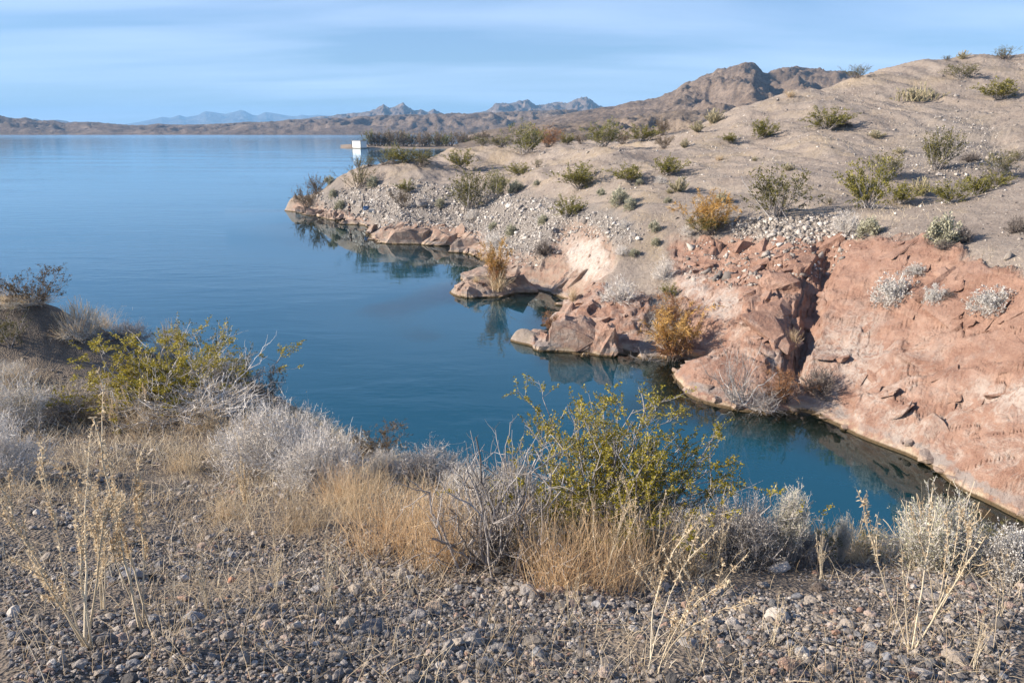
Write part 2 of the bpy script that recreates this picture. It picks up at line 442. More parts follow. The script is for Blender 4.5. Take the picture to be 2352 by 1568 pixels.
# ledges: quantised strata on the rock
st = (Z + 0.35 * fbm(X * 0.35, Y * 0.35, 3)) / 0.85
h += rock * shorefade * 0.22 * (smooth(0.55, 0.95, st - np.floor(st)) - (st - np.floor(st))) * smooth(-0.1, 0.5, fbm(X * 0.2 + 9, Y * 0.2, 2))
grav = (1 - rock) * smooth(0.0, 1.0, Z)
farfade = np.clip(Y / 60, 0.6, 2.0)
h += grav * farfade * (0.10 * fbm(X * 0.35, Y * 0.30, 4) + 0.035 * fbm(X * 2.2, Y * 2.2, 3) + 0.12 * ridged(X * 0.12 + 0.05 * Y, Y * 0.10, 3))
h += grav * smooth(48, 75, Y) * (1.0 * fbm(X * 0.055 + 5, Y * 0.045, 2) + 1.25 * ridged(0.07 * X + 0.05 * Y + 0.5 * fbm(X * 0.04, Y * 0.04, 2), 0.045 * X - 0.012 * Y + 8, 3, 0.5) + 0.42 * ridged(0.28 * X + 0.18 * Y, 0.12 * Y, 3, 0.55))
h -= 0.95 * grav * smooth(55, 100, Y)
h += z_talus * 0.16 * fbm(X * 1.8, Y * 1.8, 3, 0.6) * smooth(0, 0.6, Z)
GUL2 = [(2235,270),(2262,262),(2300,330),(2330,400),(2310,410),(2275,350)]
h -= 0.45 * zone(GUL2, 26, 1.5)
GROOVE = [(1895,565),(1925,575),(1895,690),(1862,800),(1835,875),(1800,865),(1832,760),(1852,670)]
h -= 1.1 * zone(GROOVE, 14, 1.2) * shorefade
BULGE = [(1690,740),(1760,700),(1825,720),(1815,820),(1740,850),(1690,810)]
h += 0.5 * zone(BULGE, 18, 1.0)
CUT = [(2070,770),(2110,760),(2150,800),(2160,860),(2120,890),(2080,850)]
h -= 0.25 * zone(CUT, 20, 2.5) * shorefade
h -= 0.10 * z_trail
M.Z = Z + h
keep = (M.Z > -3.5)
Up, Vp = project(M.X, M.Y, M.Z)

# ---- near ground under the camera and the mound to the left
FG = [(0,1568,2.25),(600,1568,2.25),(1176,1568,2.25),(1750,1568,2.25),(2352,1568,2.25),
      (0,1450,2.85),(700,1450,2.85),(1400,1450,2.85),(2352,1450,2.8),
      (0,1320,3.8),(600,1310,3.9),(1176,1310,3.9),(1700,1330,3.7),(2000,1340,3.6),(2352,1370,3.3),
      (100,1200,4.75),(400,1200,5.1),(800,1200,5.0),(1176,1220,4.7),(1600,1240,4.6),(2000,1262,4.4),(2150,1290,4.1),
      (0,1100,6.1),(300,1090,6.8),(560,1100,7.0),(800,1110,6.3),(1000,1140,5.8),
      (0,990,9.0),(250,985,9.2),(500,1000,8.8),(700,1030,7.9),
      (-150,900,10.6),(0,900,10.9),(150,905,10.9),(320,915,10.7),(480,930,10.3),(560,940,10.0),
      (-150,840,11.8),(0,845,11.9),(130,862,11.9),(250,872,11.9),(380,880,11.9),(480,890,11.7)]
CREST = [(-350,690,13.0),(-150,683,13.0),(0,688,13.0),(100,702,13.1),(190,748,13.3),(260,780,13.3),(330,815,13.2),(450,842,13.0),(560,885,12.2),(640,935,10.6),(720,990,9.0),
         (830,1040,7.9),(930,1075,7.3),(1050,1105,6.8),(1150,1135,6.3),(1300,1160,6.0),(1500,1180,5.8),(1650,1195,5.6),(1850,1240,5.1),(2030,1256,4.9),(2120,1244,5.1),(2270,1258,5.1),(2352,1280,5.0),(2700,1300,5.0)]
fp, fz = [], []
tilt = lambda u, v, Yv: Yv * (1 + (0.07 * (u - 1176) / 1176 if v > 1150 else 0))
FG = [(u, v, tilt(u, v, Yv)) for u, v, Yv in FG]; CREST = [(u, v, tilt(u, v, Yv)) for u, v, Yv in CREST]
for u, v, Yv in FG + CREST:
    p = at(u, v, Yv); fp.append(p[:2]); fz.append(p[2])
for u, v, Yv in CREST:
    p = at(u, v, Yv)
    for d, k in ((1.2, 0.62), (4.0, 0.85), (9.0, 0.9), (13, 0.95)):
        fp.append(p[:2] + np.array([0.25 * d, d])); fz.append(p[2] - k * d)
for x in (-4, -2, 0, 2, 4):
    fp.append(np.array([x, 0.3])); fz.append(10.22)
fg_f = tps_fit(fp, fz, lam=2e-4, sc=6.0)
G = Sheet(-0.98, 0.98, 410, 0.7, 24.0, 330)
G.Z = G.coarse(fg_f, 3)
G.Z = G.Z + 0.035 * fbm(G.X * 1.6, G.Y * 1.6, 4) + 0.018 * fbm(G.X * 6, G.Y * 6, 3) + 0.008 * fbm(G.X * 19, G.Y * 19, 2)
G.Z += smooth(5, 12, G.Y) * 0.08 * fbm(G.X * 1.1 + 4, G.Y * 1.1, 3)
gkeep = G.Z > -1.2

# ---- rock and gravel material for the opposite shore
def shore_material():
    m = Mat('desert_slope', 0.95, 0.2)
    a = m.sepc(m.attr('zone', 0)); b = m.sepc(m.attr('zone_b', 0))
    n1 = m.noise(0.25, 5, 0.6); n2 = m.noise(1.6, 5, 0.65); n3 = m.noise(9.0, 4, 0.7); n4 = m.noise(28, 3, 0.7)
    grav = m.mix(m.ramp(n1, (0.3, 0), (0.7, 1)), (0.305, 0.252, 0.212), (0.415, 0.352, 0.295))
    grav = m.mix(m.ramp(n2, (0.42, 0), (0.68, 0.65)), grav, (0.22, 0.178, 0.148))
    straw = m.math('MULTIPLY', m.ramp(m.noise(0.16, 4, 0.6, dist=0.5), (0.5, 0), (0.66, 0.75)), m.ramp(n3, (0.4, 0), (0.6, 1)))
    grav = m.mix(straw, grav, (0.45, 0.345, 0.20))
    grav = m.mix(m.ramp(n3, (0.35, 0.0), (0.75, 0.5)), grav, (0.18, 0.15, 0.125))
    grav = m.mix(m.ramp(n4, (0.55, 0.0), (0.72, 0.55)), grav, (0.52, 0.46, 0.40))
    tal = m.mix(m.ramp(n3, (0.35, 0), (0.65, 1)), (0.15, 0.133, 0.12), (0.34, 0.305, 0.27))
    col = m.mix(a[2], grav, tal)
    col = m.mix(b[0], col, (0.40, 0.335, 0.27))
    strat = m.noise(1.0, 5, 0.6, vec=m.mapped((0.35, 0.35, 2.2)), dist=0.6)
    red = m.mix(m.ramp(strat, (0.32, 0), (0.68, 1)), (0.270, 0.150, 0.108), (0.420, 0.268, 0.200))
    red = m.mix(m.ramp(n2, (0.45, 0), (0.7, 0.6)), red, (0.215, 0.120, 0.088))
    red = m.mix(m.ramp(n3, (0.5, 0), (0.75, 0.45)), red, (0.47, 0.33, 0.25))
    w0 = m.noise(0.42, 6, 0.66, vec=m.mapped((1, 1, 1.6)), dist=1.4)
    w1 = m.noise(3.2, 5, 0.7, dist=0.8)
    pz = m.sepx(m.P())[2]
    low = m.rng(pz, 4.8, 1.2)
    wht = m.math('MULTIPLY', m.math('MULTIPLY', m.ramp(w0, (0.47, 0), (0.60, 1)), m.ramp(w1, (0.36, 0.1), (0.60, 1))), m.math('MULTIPLY_ADD', low, 0.75, 0.12))
    red = m.mix(wht, red, (0.50, 0.42, 0.36))
    col = m.mix(a[0], col, red)
    pink = m.mix(m.ramp(strat, (0.35, 0), (0.65, 1)), (0.28, 0.205, 0.158), (0.40, 0.318, 0.255))
    pink = m.mix(m.ramp(n2, (0.4, 0), (0.65, 0.75)), pink, (0.36, 0.222, 0.165))
    col = m.mix(a[1], col, pink)
    wz = m.math('MULTIPLY', b[1], m.ramp(w1, (0.36, 0.05), (0.52, 1)))
    col = m.mix(wz, col, (0.52, 0.46, 0.405))
    # mineral rims left by the lake
    rock = m.math('MAXIMUM', a[0], a[1])
    zn = m.math('ADD', pz, m.math('MULTIPLY_ADD', n2, 0.7, -0.35))
    grey = m.math('MULTIPLY', m.math('MULTIPLY', m.rng(zn, 0.22, 0.32), m.rng(zn, 0.55, 0.42)), m.math('MULTIPLY', rock, m.ramp(m.noise(0.5, 3), (0.4, 0.0), (0.55, 0.8))))
    col = m.mix(grey, col, (0.30, 0.27, 0.25))
    crust = m.math('MULTIPLY', m.rng(zn, 0.34, 0.10), m.ramp(m.noise(2.5, 4), (0.38, 0.0), (0.62, 0.9)))
    col = m.mix(m.math('MULTIPLY', crust, rock), col, (0.52, 0.42, 0.30))
    wet = m.rng(pz, 0.13, 0.06)
    col = m.mix(wet, col, (0.115, 0.082, 0.045))
    deep = m.rng(pz, 0.0, -0.9)
    col = m.mix(m.math('MULTIPLY', deep, 0.75), col, (0.10, 0.095, 0.035))
    bmp = m.bump(m.math('ADD', m.math('MULTIPLY', n3, 0.6), m.math('MULTIPLY', n4, 0.35)), 0.9, 0.10)
    bmp = m.bump(m.noise(2.2, 6, 0.7), 0.8, 0.30, bmp)
    crk = m.voro(1.1, vec=m.mix(0.35, m.P(), m.noise(0.8, 4, color=True), 'ADD'), feature='F1')
    bmp = m.bump(m.math('MULTIPLY', m.ramp(crk, (0.0, 0.0), (0.6, 1)), rock), 0.4, 0.08, bmp)
    return m.done(col, bmp)
MAT_SHORE = shore_material()
one = np.ones_like(z_red)
zone_a = np.stack([z_red * (1 - z_white * 0), z_pink, z_talus, one], -1)
zone_b = np.stack([z_trail, z_white, one * 0, one], -1)
hill = M.build('hillside', keep, {'zone': zone_a, 'zone_b': zone_b}, MAT_SHORE)

def ground_material():
    m = Mat('gravel_ground', 0.95, 0.2)
    n1 = m.noise(0.9, 4, 0.6); n2 = m.noise(7, 5, 0.65); n3 = m.noise(60, 3, 0.7)
    col = m.mix(m.ramp(n1, (0.35, 0), (0.65, 1)), (0.17, 0.137, 0.108), (0.29, 0.23, 0.175))
    col = m.mix(m.ramp(n2, (0.4, 0), (0.7, 0.7)), col, (0.11, 0.092, 0.078))
    col = m.mix(m.ramp(m.voro(55), (0.15, 0.0), (0.5, 0.55)), col, (0.12, 0.105, 0.09))
    col = m.mix(m.ramp(n3, (0.5, 0), (0.7, 0.5)), col, (0.45, 0.37, 0.29))
    b = m.bump(m.voro(48), 0.9, 0.02)
    b = m.bump(n2, 0.7, 0.05, b)
    return m.done(col, b)
MAT_GROUND = ground_material()
fg = G.build('ground', gkeep, {}, MAT_GROUND)

# ------------------------------------------------------------------ the lake
def water_material():
    m = Mat('lake_water', 0.03, 0.5)
    dep = m.attr('depth', 2)
    far = m.rng(m.sepx(m.P())[1], 25, 110)
    tr = m.n.new('ShaderNodeBsdfTransparent'); tr.inputs[0].default_value = (0.62, 0.60, 0.38, 1)
    body = m.n.new('ShaderNodeBsdfDiffuse')
    m.put(body.inputs[0], m.mix(m.rng(dep, 0.2, 4.0), (0.012, 0.036, 0.026), (0.0002, 0.057, 0.092)))
    mixb = m.n.new('ShaderNodeMixShader')
    m.put(mixb.inputs[0], m.ramp(m.math('DIVIDE', dep, 3.2), (0.0, 0.05), (0.35, 0.45), (1.0, 1.0)))
    m.l.new(tr.outputs[0], mixb.inputs[1]); m.l.new(body.outputs[0], mixb.inputs[2])
    gl = m.n.new('ShaderNodeBsdfGlossy'); m.put(gl.inputs['Roughness'], m.rng(m.sepx(m.P())[1], 300, 2200, 0.02, 0.14))
    gl.inputs['Color'].default_value = (0.82, 0.93, 1.0, 1)
    fr = m.n.new('ShaderNodeFresnel'); fr.inputs['IOR'].default_value = 1.48
    P = m.P()
    w1 = m.noise(0.55, 3, 0.55, vec=m.mapped((0.45, 1.0, 1)), dist=0.3)
    w2 = m.noise(2.4, 3, 0.6, vec=m.mapped((0.4, 1.0, 1)), dist=0.3)
    w3 = m.noise(0.05, 4, 0.6, vec=m.mapped((0.25, 1.0, 1)))
    calm = m.math('MULTIPLY_ADD', m.ramp(w3, (0.35, 0), (0.65, 1)), 0.75, 0.25)
    open_ = m.math('MULTIPLY_ADD', m.rng(m.math('ADD', dep, m.math('MULTIPLY', w3, 3.0)), 4.0, 10.0), 0.88, 0.12)
    hgt = m.math('MULTIPLY', m.math('ADD', m.math('MULTIPLY', w1, 0.07), m.math('MULTIPLY', w2, 0.012)), m.math('MULTIPLY', calm, open_))
    bn = m.n.new('ShaderNodeBump'); bn.inputs['Strength'].default_value = 0.75; bn.inputs['Distance'].default_value = 1.0
    m.l.new(hgt, bn.inputs['Height'])
    m.l.new(bn.outputs[0], gl.inputs['Normal']); m.l.new(bn.outputs[0], fr.inputs['Normal'])
    out = m.n.new('ShaderNodeMixShader')
    m.l.new(fr.outputs[0], out.inputs[0]); m.l.new(mixb.outputs[0], out.inputs[1]); m.l.new(gl.outputs[0], out.inputs[2])
    mo = m.n['Material Output']; m.l.new(out.outputs[0], mo.inputs[0]); m.n.remove(m.b)
    return m.m
W = Sheet(-1.6, 1.6, 260, 3.0, 9000.0, 320)
W.Z = np.zeros_like(W.X)
bed = np.maximum(M.height(W.X, W.Y), G.height(W.X, W.Y))
bed = np.where(bed < -40, -12, bed)
W.build('lake_water', np.ones_like(W.Z, bool), {'depth': np.clip(-bed, 0, 15)}, water_material())
lake_bed = tag(link('lake_bed', mesh_np('lake_bed', [(-30000, -200, -14), (30000, -200, -14), (30000, 30000, -14), (-30000, 30000, -14)], np.array([[0, 1, 2, 3]])), mat=Mat('lake_silt').done((0.08, 0.075, 0.05))), kind='structure')
# ------------------------------------------------------------------ far land
def far_material(name, base, dark, light, sc, bscale, bdist):
    m = Mat(name, 0.95, 0.1)
    n1 = m.noise(sc, 6, 0.6); n2 = m.noise(sc * 6, 5, 0.7); n3 = m.noise(sc * 25, 3, 0.7)
    col = m.mix(m.ramp(n1, (0.35, 0), (0.65, 1)), base, light)
    col = m.mix(m.ramp(n2, (0.42, 0), (0.68, 0.8)), col, dark)
    col = m.mix(m.ramp(n3, (0.52, 0), (0.66, 0.7)), col, tuple(c * 0.55 for c in dark))
    return m.done(col, m.bump(n2, 0.8, bdist))
def lerp_line(line, u):
    a = np.array(line, float); return np.interp(u, a[:, 0], a[:, 1])
def far_layer(name, sky_line, yc, y0, y1, mat, ns=420, ny=110, z0=-3.0, rough=0.3, wav=8.0, power=1.2, crestjit=0.08, rugged=0.25, seed=0.0, back=0.6, fine=0.0):
    s0 = (sky_line[0][0] - PW / 2) / FPX * 1.03; s1 = (sky_line[-1][0] - PW / 2) / FPX * 1.03
    sh = Sheet(s0, s1, ns, y0, y1, ny)
    S, Yg, Xg = sh.S, sh.Y, sh.X
    k = wav / yc                       # noise per metre, scaled with the layer's distance
    cj = yc * (1 + crestjit * fbm(S * 14 + seed, S * 0 + seed, 4))
    u = PW / 2 + FPX * S / (CP + slope_at(HOR) * SP) * 0.9675 * 1.0
    u = project(Xg, np.full_like(Yg, 0) + Yg, np.full_like(Yg, CAM_H))[0]
    vsk = lerp_line(sky_line, u)
    zc = CAM_H - cj * slope_at(vsk)
    wx = Xg * k + 0.6 * fbm(Xg * k * 0.5 + seed, Yg * k * 0.5, 3); wy = Yg * k * 0.7
    t = (Yg - y0) / (cj - y0)
    gul = ridged(wx + seed, wy + seed, 5, 0.55)
    tt = np.clip(t + rough * (gul) * np.clip(t, 0, 1) * np.clip(1.25 - t, 0, 1) * 1.6, 0, 1)
    p = tt ** power
    over = np.clip((Yg - cj) / (y1 - cj), 0, 1)
    p = p * (1 - back * over)
    z = z0 + (zc - z0) * p
    z = z + (zc - z0) * rugged * 0.35 * gul * np.clip(p * (1.05 - p) * 3.2, 0, 1)
    if fine: z = z + (zc - z0) * fine * ridged(wx * 5, wy * 5, 3, 0.6) * np.clip(p, 0, 1)
    sh.Z = z
    return sh, sh.build(name, np.ones_like(z, bool), {}, mat)

BLUE = [(180,292),(270,288),(318,282),(375,270),(394,272),(416,266),(429,270),(457,267),(473,257),(492,259),(521,263),(540,259),(556,255),(565,256),(581,265),(594,267),(613,259),(635,262),(654,266),(683,269),(695,265),(711,267),(730,265),(747,266),(800,271),(900,282),(960,292)]
LEFTBLUE = [(-150,276),(-60,272),(27,275),(51,273),(68,277),(86,273),(108,281),(133,276),(159,279),(163,284),(230,292)]
MESA = [(-500,270),(-200,271),(0,272.6),(19,276),(40,279),(64,278),(89,283),(124,282),(152,287),(178,285),(216,285),(241,287),(286,290),(337,291),(365,289),(419,290),(470,289.5),(515,288),(572,285),(635,284.5),(667,281.5),(698,281),(785,278),(871,274),(958,271.5),(1045,269.5),(1131,268),(1218,265.5),(1290,264),(1400,262),(1480,258),(1700,256),(2300,250)]
PEAKS = [(600,292),(646,281),(666,275),(680,278),(698,276),(727,271),(756,270),(782,266),(813,263),(839,261),(863,256),(874,249),(883,245),(890,249),(897,253),(917,246),(929,242),(935,249),(955,259),(969,255),(984,261),(997,254),(1016,264),(1027,269),(1062,267),(1088,263),(1117,258),(1132,248),(1143,241),(1155,242),(1170,243),(1188,238),(1212,234),(1230,246),(1258,244),(1277,239),(1290,240),(1300,242),(1316,236),(1335,230),(1346,229),(1357,237),(1373,248),(1390,250),(1450,262),(1520,275)]
MOUNT = [(1180,285),(1280,268),(1340,258),(1388,250),(1414,247),(1440,240),(1479,236),(1513,227),(1544,214),(1570,198),(1583,196),(1602,186),(1617,177),(1630,176),(1643,169),(1660,167),(1674,162),(1685,161),(1703,155),(1724,156),(1739,169),(1752,174),(1768,171),(1781,170),(1800,167),(1820,165),(1854,168),(1892,173),(1943,176),(2100,186),(2300,200),(2600,230)]
FOOT = [(1060,316),(1120,300),(1180,292),(1260,288),(1330,285),(1400,280),(1450,272),(1500,266),(1560,262),(1620,262),(1700,262),(1800,258),(2000,262),(2300,270)]
far_layer('blue_mountains', BLUE, 20000, 15000, 23000, far_material('blue_rock', (0.124, 0.105, 0.093), (0.074, 0.062, 0.056), (0.174, 0.149, 0.124), 0.0006, 0, 60), 300, 60, rough=0.35, wav=26, rugged=0.25, z0=-10, crestjit=0.03)
far_layer('far_hills', LEFTBLUE, 9500, 8000, 11000, far_material('far_rock', (0.124, 0.105, 0.093), (0.062, 0.053, 0.050), (0.174, 0.149, 0.124), 0.0012, 0, 30), 160, 50, rough=0.35, wav=24, rugged=0.3, z0=-5)
far_layer('jagged_mountains', PEAKS, 6800, 5200, 8200, far_material('jagged_rock', (0.167, 0.127, 0.102), (0.071, 0.056, 0.050), (0.236, 0.186, 0.149), 0.002, 0, 25), 420, 95, rough=0.4, wav=34, rugged=0.5, z0=-3, crestjit=0.05, seed=3.3, fine=0.06)
far_layer('badlands', MESA, 3600, 2350, 4600, far_material('badland_earth', (0.186, 0.140, 0.108), (0.077, 0.062, 0.053), (0.248, 0.192, 0.149), 0.006, 0, 8), 720, 95, rough=0.85, wav=26, rugged=0.9, power=0.75, z0=-2, crestjit=0.05, seed=1.7, back=0.15, fine=0.10)
far_layer('rocky_mountain', MOUNT, 1900, 700, 2500, far_material('mountain_rock', (0.186, 0.140, 0.105), (0.084, 0.065, 0.055), (0.236, 0.183, 0.143), 0.010, 0, 6), 460, 170, rough=0.26, wav=17, rugged=0.30, power=1.6, z0=4, crestjit=0.04, seed=7.7, back=0.3, fine=0.03)
far_layer('low_hills', FOOT, 900, 420, 1100, far_material('foothill_earth', (0.205, 0.161, 0.124), (0.099, 0.077, 0.062), (0.260, 0.205, 0.155), 0.02, 0, 2), 320, 90, rough=0.5, wav=22, rugged=0.6, power=1.0, z0=2, crestjit=0.12, seed=5.1, back=0.2, fine=0.05)

# ---- the air
def haze():
    m = bpy.data.materials.new('haze_air'); m.use_nodes = True
    n, l = m.node_tree.nodes, m.node_tree.links
    n.remove(n['Principled BSDF'])
    v = n.new('ShaderNodeVolumePrincipled')
    v.inputs['Color'].default_value = (0.32, 0.63, 1.0, 1)
    v.inputs['Density'].default_value = 6.0e-5
    v.inputs['Anisotropy'].default_value = 0.0
    l.new(v.outputs[0], n['Material Output'].inputs['Volume'])
    x, y0, y1, z0, z1 = 26000, -3000, 24500, -16, 640
    V = [(-x, y0, z0), (x, y0, z0), (x, y1, z0), (-x, y1, z0), (-x, y0, z1), (x, y0, z1), (x, y1, z1), (-x, y1, z1)]
    F = np.array([[0, 3, 2, 1], [4, 5, 6, 7], [0, 1, 5, 4], [1, 2, 6, 5], [2, 3, 7, 6], [3, 0, 4, 7]])
    tag(link('haze', mesh_np('haze', V, F), mat=m), kind='stuff')
haze()
# ------------------------------------------------------------------ plant builders
def unit(v):
    return v / (np.linalg.norm(v, axis=-1, keepdims=True) + 1e-9)
class Bag:
    def __init__(self): self.V, self.F, self.T, self.n = [], [], [], 0
    def put(self, V, F, T):
        self.V.append(V); self.F.append(F + self.n); self.T.append(T); self.n += len(V)
    def tubes(self, P, R, tint, sides=3):
        N, K, _ = P.shape
        T = unit(np.gradient(P, axis=1))
        ref = unit(np.random.default_rng(N + K).normal(size=(N, 1, 3)))
        A = unit(np.cross(T, ref)); B = np.cross(T, A)
        ang = np.arange(sides) * 2 * math.pi / sides
        ring = P[:, :, None] + R[:, :, None, None] * (A[:, :, None] * np.cos(ang)[None, None, :, None] + B[:, :, None] * np.sin(ang)[None, None, :, None])
        V = ring.reshape(-1, 3)
        n, k, s = np.meshgrid(np.arange(N), np.arange(K - 1), np.arange(sides), indexing='ij')
        i = lambda kk, ss: (n * K + kk) * sides + ss % sides
        F = np.stack([i(k, s), i(k, s + 1), i(k + 1, s + 1), i(k + 1, s)], -1).reshape(-1, 4)
        self.put(V, F, np.repeat(tint, K * sides))
    def leaves(self, C, D, L, W, tint, r):
        N = len(C); D = unit(D); S = unit(np.cross(D, r.normal(size=(N, 3))))
        L = np.asarray(L)[:, None]; W = np.asarray(W)[:, None]
        V = np.stack([C, C + D * L * 0.5 + S * W * 0.5, C + D * L, C + D * L * 0.5 - S * W * 0.5], 1).reshape(-1, 3)
        self.put(V, np.arange(N * 4).reshape(N, 4), np.repeat(tint, 4))
    def blades(self, P, W, tint, r):
        N, K, _ = P.shape
        S = unit(np.cross(P[:, -1] - P[:, 0], r.normal(size=(N, 3))))[:, None]
        V = np.stack([P - S * W[..., None] / 2, P + S * W[..., None] / 2], 2).reshape(-1, 3)
        n, k = np.meshgrid(np.arange(N), np.arange(K - 1), indexing='ij')
        a = (n * K + k) * 2
        F = np.stack([a, a + 1, a + 3, a + 2], -1).reshape(-1, 4)
        self.put(V, F, np.repeat(tint, K * 2))
    def mesh(self, name, mat, smooth_shade=False):
        V = np.concatenate(self.V); F = np.concatenate(self.F); T = np.concatenate(self.T)
        me = mesh_np(name, V, F, {'tint': T}, smooth_shade); me.materials.append(mat); return me
def arcs(r, n, base, tilt, length, K=7, rise=0.25, wob=0.06, az=None):
    """n stems leaving base, tilt (lo, hi) degrees from upright, curving back up by rise"""
    a = r.uniform(0, 2 * math.pi, n) if az is None else az
    t = np.radians(r.uniform(tilt[0], tilt[1], n)); L = r.uniform(length[0], length[1], n)
    D = np.stack([np.sin(t) * np.cos(a), np.sin(t) * np.sin(a), np.cos(t)], -1)
    k = np.linspace(0, 1, K)[None, :, None]
    P = base[:, None] + D[:, None] * L[:, None, None] * k
    P = P + np.array([0, 0, 1.0]) * (rise * L)[:, None, None] * k ** 2
    w = r.normal(size=(n, K, 3)) * wob * L[:, None, None] * k
    w[:, 0] = 0
    return P + np.cumsum(w, 1) * 0.5
def grow(r, par, n, tr, ln, spread, up, K=4, wob=0.08, bend=0.0):
    N, KP, _ = par.shape
    i = r.integers(0, N, n); t = r.uniform(tr[0], tr[1], n) * (KP - 1)
    j = np.clip(t.astype(int), 0, KP - 2); f = (t - j)[:, None]
    S = par[i, j] * (1 - f) + par[i, j + 1] * f
    D = unit(unit(par[i, j + 1] - par[i, j]) + spread * r.normal(size=(n, 3)) + np.array([0, 0, up]))
    L = r.uniform(ln[0], ln[1], n)
    k = np.linspace(0, 1, K)[None, :, None]
    P = S[:, None] + D[:, None] * L[:, None, None] * k + np.array([0, 0, 1.0]) * bend * L[:, None, None] * k ** 2
    w = r.normal(size=(n, K, 3)) * wob * L[:, None, None] * k; w[:, 0] = 0
    return P + np.cumsum(w, 1) * 0.5
def along(r, par, per, tr=(0.2, 1.0)):
    N, KP, _ = par.shape; n = N * per
    i = np.repeat(np.arange(N), per); t = r.uniform(tr[0], tr[1], n) * (KP - 1)
    j = np.clip(t.astype(int), 0, KP - 2); f = (t - j)[:, None]
    return par[i, j] * (1 - f) + par[i, j + 1] * f, unit(par[i, j + 1] - par[i, j]), i
def taper(n, K, r0, r1):
    r0 = np.broadcast_to(r0, (n,)); return r0[:, None] * np.linspace(1, r1, K)[None]
def nrm(r, n, s): return np.clip(0.5 + s * r.normal(size=n), 0, 1)

def plant_mat(name, dark, mid, light, rough=0.8, spec=0.2, trans=0.0):
    m = Mat(name, rough, spec)
    t = m.attr('tint', 2)
    oi = m.n.new('ShaderNodeObjectInfo')
    t = m.math('ADD', t, m.math('MULTIPLY_ADD', oi.outputs['Random'], 0.16, -0.08))
    col = m.ramp(t, (0.1, dark), (0.5, mid), (0.9, light))
    if trans:
        m.b.inputs['Base Color'].default_value = (0, 0, 0, 1)
        m.put(m.b.inputs['Base Color'], col)
        tl = m.n.new('ShaderNodeBsdfTranslucent'); m.put(tl.inputs[0], col)
        mx = m.n.new('ShaderNodeMixShader'); mx.inputs[0].default_value = trans
        m.l.new(m.b.outputs[0], mx.inputs[1]); m.l.new(tl.outputs[0], mx.inputs[2])
        m.l.new(mx.outputs[0], m.n['Material Output'].inputs[0]); return m.m
    return m.done(col)
MT = dict(
    bark=plant_mat('grey_bark', (0.14, 0.125, 0.115), (0.33, 0.30, 0.28), (0.56, 0.53, 0.50)),
    palebark=plant_mat('bleached_twigs', (0.42, 0.375, 0.33), (0.70, 0.65, 0.59), (0.88, 0.84, 0.78)),
    darktwig=plant_mat('dark_twigs', (0.07, 0.058, 0.05), (0.16, 0.135, 0.12), (0.30, 0.26, 0.23)),
    green=plant_mat('creosote_leaf', (0.09, 0.088, 0.014), (0.225, 0.205, 0.034), (0.40, 0.35, 0.08), 0.5, 0.4, 0.25),
    olive=plant_mat('olive_leaf', (0.15, 0.125, 0.010), (0.36, 0.295, 0.025), (0.56, 0.46, 0.08), 0.5, 0.4, 0.3),
    dull=plant_mat('dull_leaf', (0.075, 0.072, 0.020), (0.17, 0.155, 0.05), (0.29, 0.255, 0.10), 0.7, 0.2, 0.2),
    brown=plant_mat('brown_leaf', (0.07, 0.048, 0.025), (0.16, 0.11, 0.055), (0.27, 0.20, 0.11), 0.7, 0.2, 0.2),
    sage=plant_mat('sage_leaf', (0.22, 0.21, 0.14), (0.43, 0.415, 0.29), (0.63, 0.605, 0.46), 0.85, 0.15, 0.15),
    silver=plant_mat('silver_leaf', (0.33, 0.315, 0.285), (0.56, 0.54, 0.50), (0.76, 0.73, 0.69), 0.85, 0.15, 0.1),
    gold=plant_mat('gold_spray', (0.30, 0.16, 0.045), (0.53, 0.31, 0.095), (0.72, 0.48, 0.18), 0.8, 0.15, 0.25),
    rust=plant_mat('rust_spray', (0.20, 0.095, 0.045), (0.38, 0.20, 0.10), (0.54, 0.32, 0.17), 0.8, 0.15, 0.25),
    straw=plant_mat('dry_straw', (0.33, 0.235, 0.14), (0.63, 0.49, 0.315), (0.84, 0.71, 0.50), 0.7, 0.25, 0.35),
    golden=plant_mat('golden_straw', (0.38, 0.24, 0.125), (0.68, 0.475, 0.275), (0.86, 0.67, 0.43), 0.7, 0.25, 0.35),
    pale=plant_mat('pale_straw', (0.36, 0.28, 0.185), (0.62, 0.52, 0.37), (0.84, 0.75, 0.58), 0.7, 0.25, 0.2),
    fresh=plant_mat('fresh_grass', (0.06, 0.08, 0.015), (0.13, 0.16, 0.03), (0.22, 0.25, 0.06), 0.7, 0.2, 0.2),
    cactus=plant_mat('cholla_skin', (0.13, 0.115, 0.065), (0.26, 0.23, 0.135), (0.42, 0.37, 0.24)),
    spine=plant_mat('cholla_spine', (0.30, 0.24, 0.15), (0.48, 0.40, 0.26), (0.65, 0.56, 0.40)),
    yellowgreen=plant_mat('paloverde_leaf', (0.11, 0.115, 0.03), (0.23, 0.22, 0.07), (0.36, 0.33, 0.13), 0.7, 0.2, 0.25),
    treebrown=plant_mat('winter_tamarisk', (0.12, 0.09, 0.06), (0.23, 0.175, 0.115), (0.36, 0.28, 0.19), 0.8, 0.15, 0.2),
)
PROTO = {}
def proto(name, w, h, parts):
    PROTO[name] = (w, h, parts)

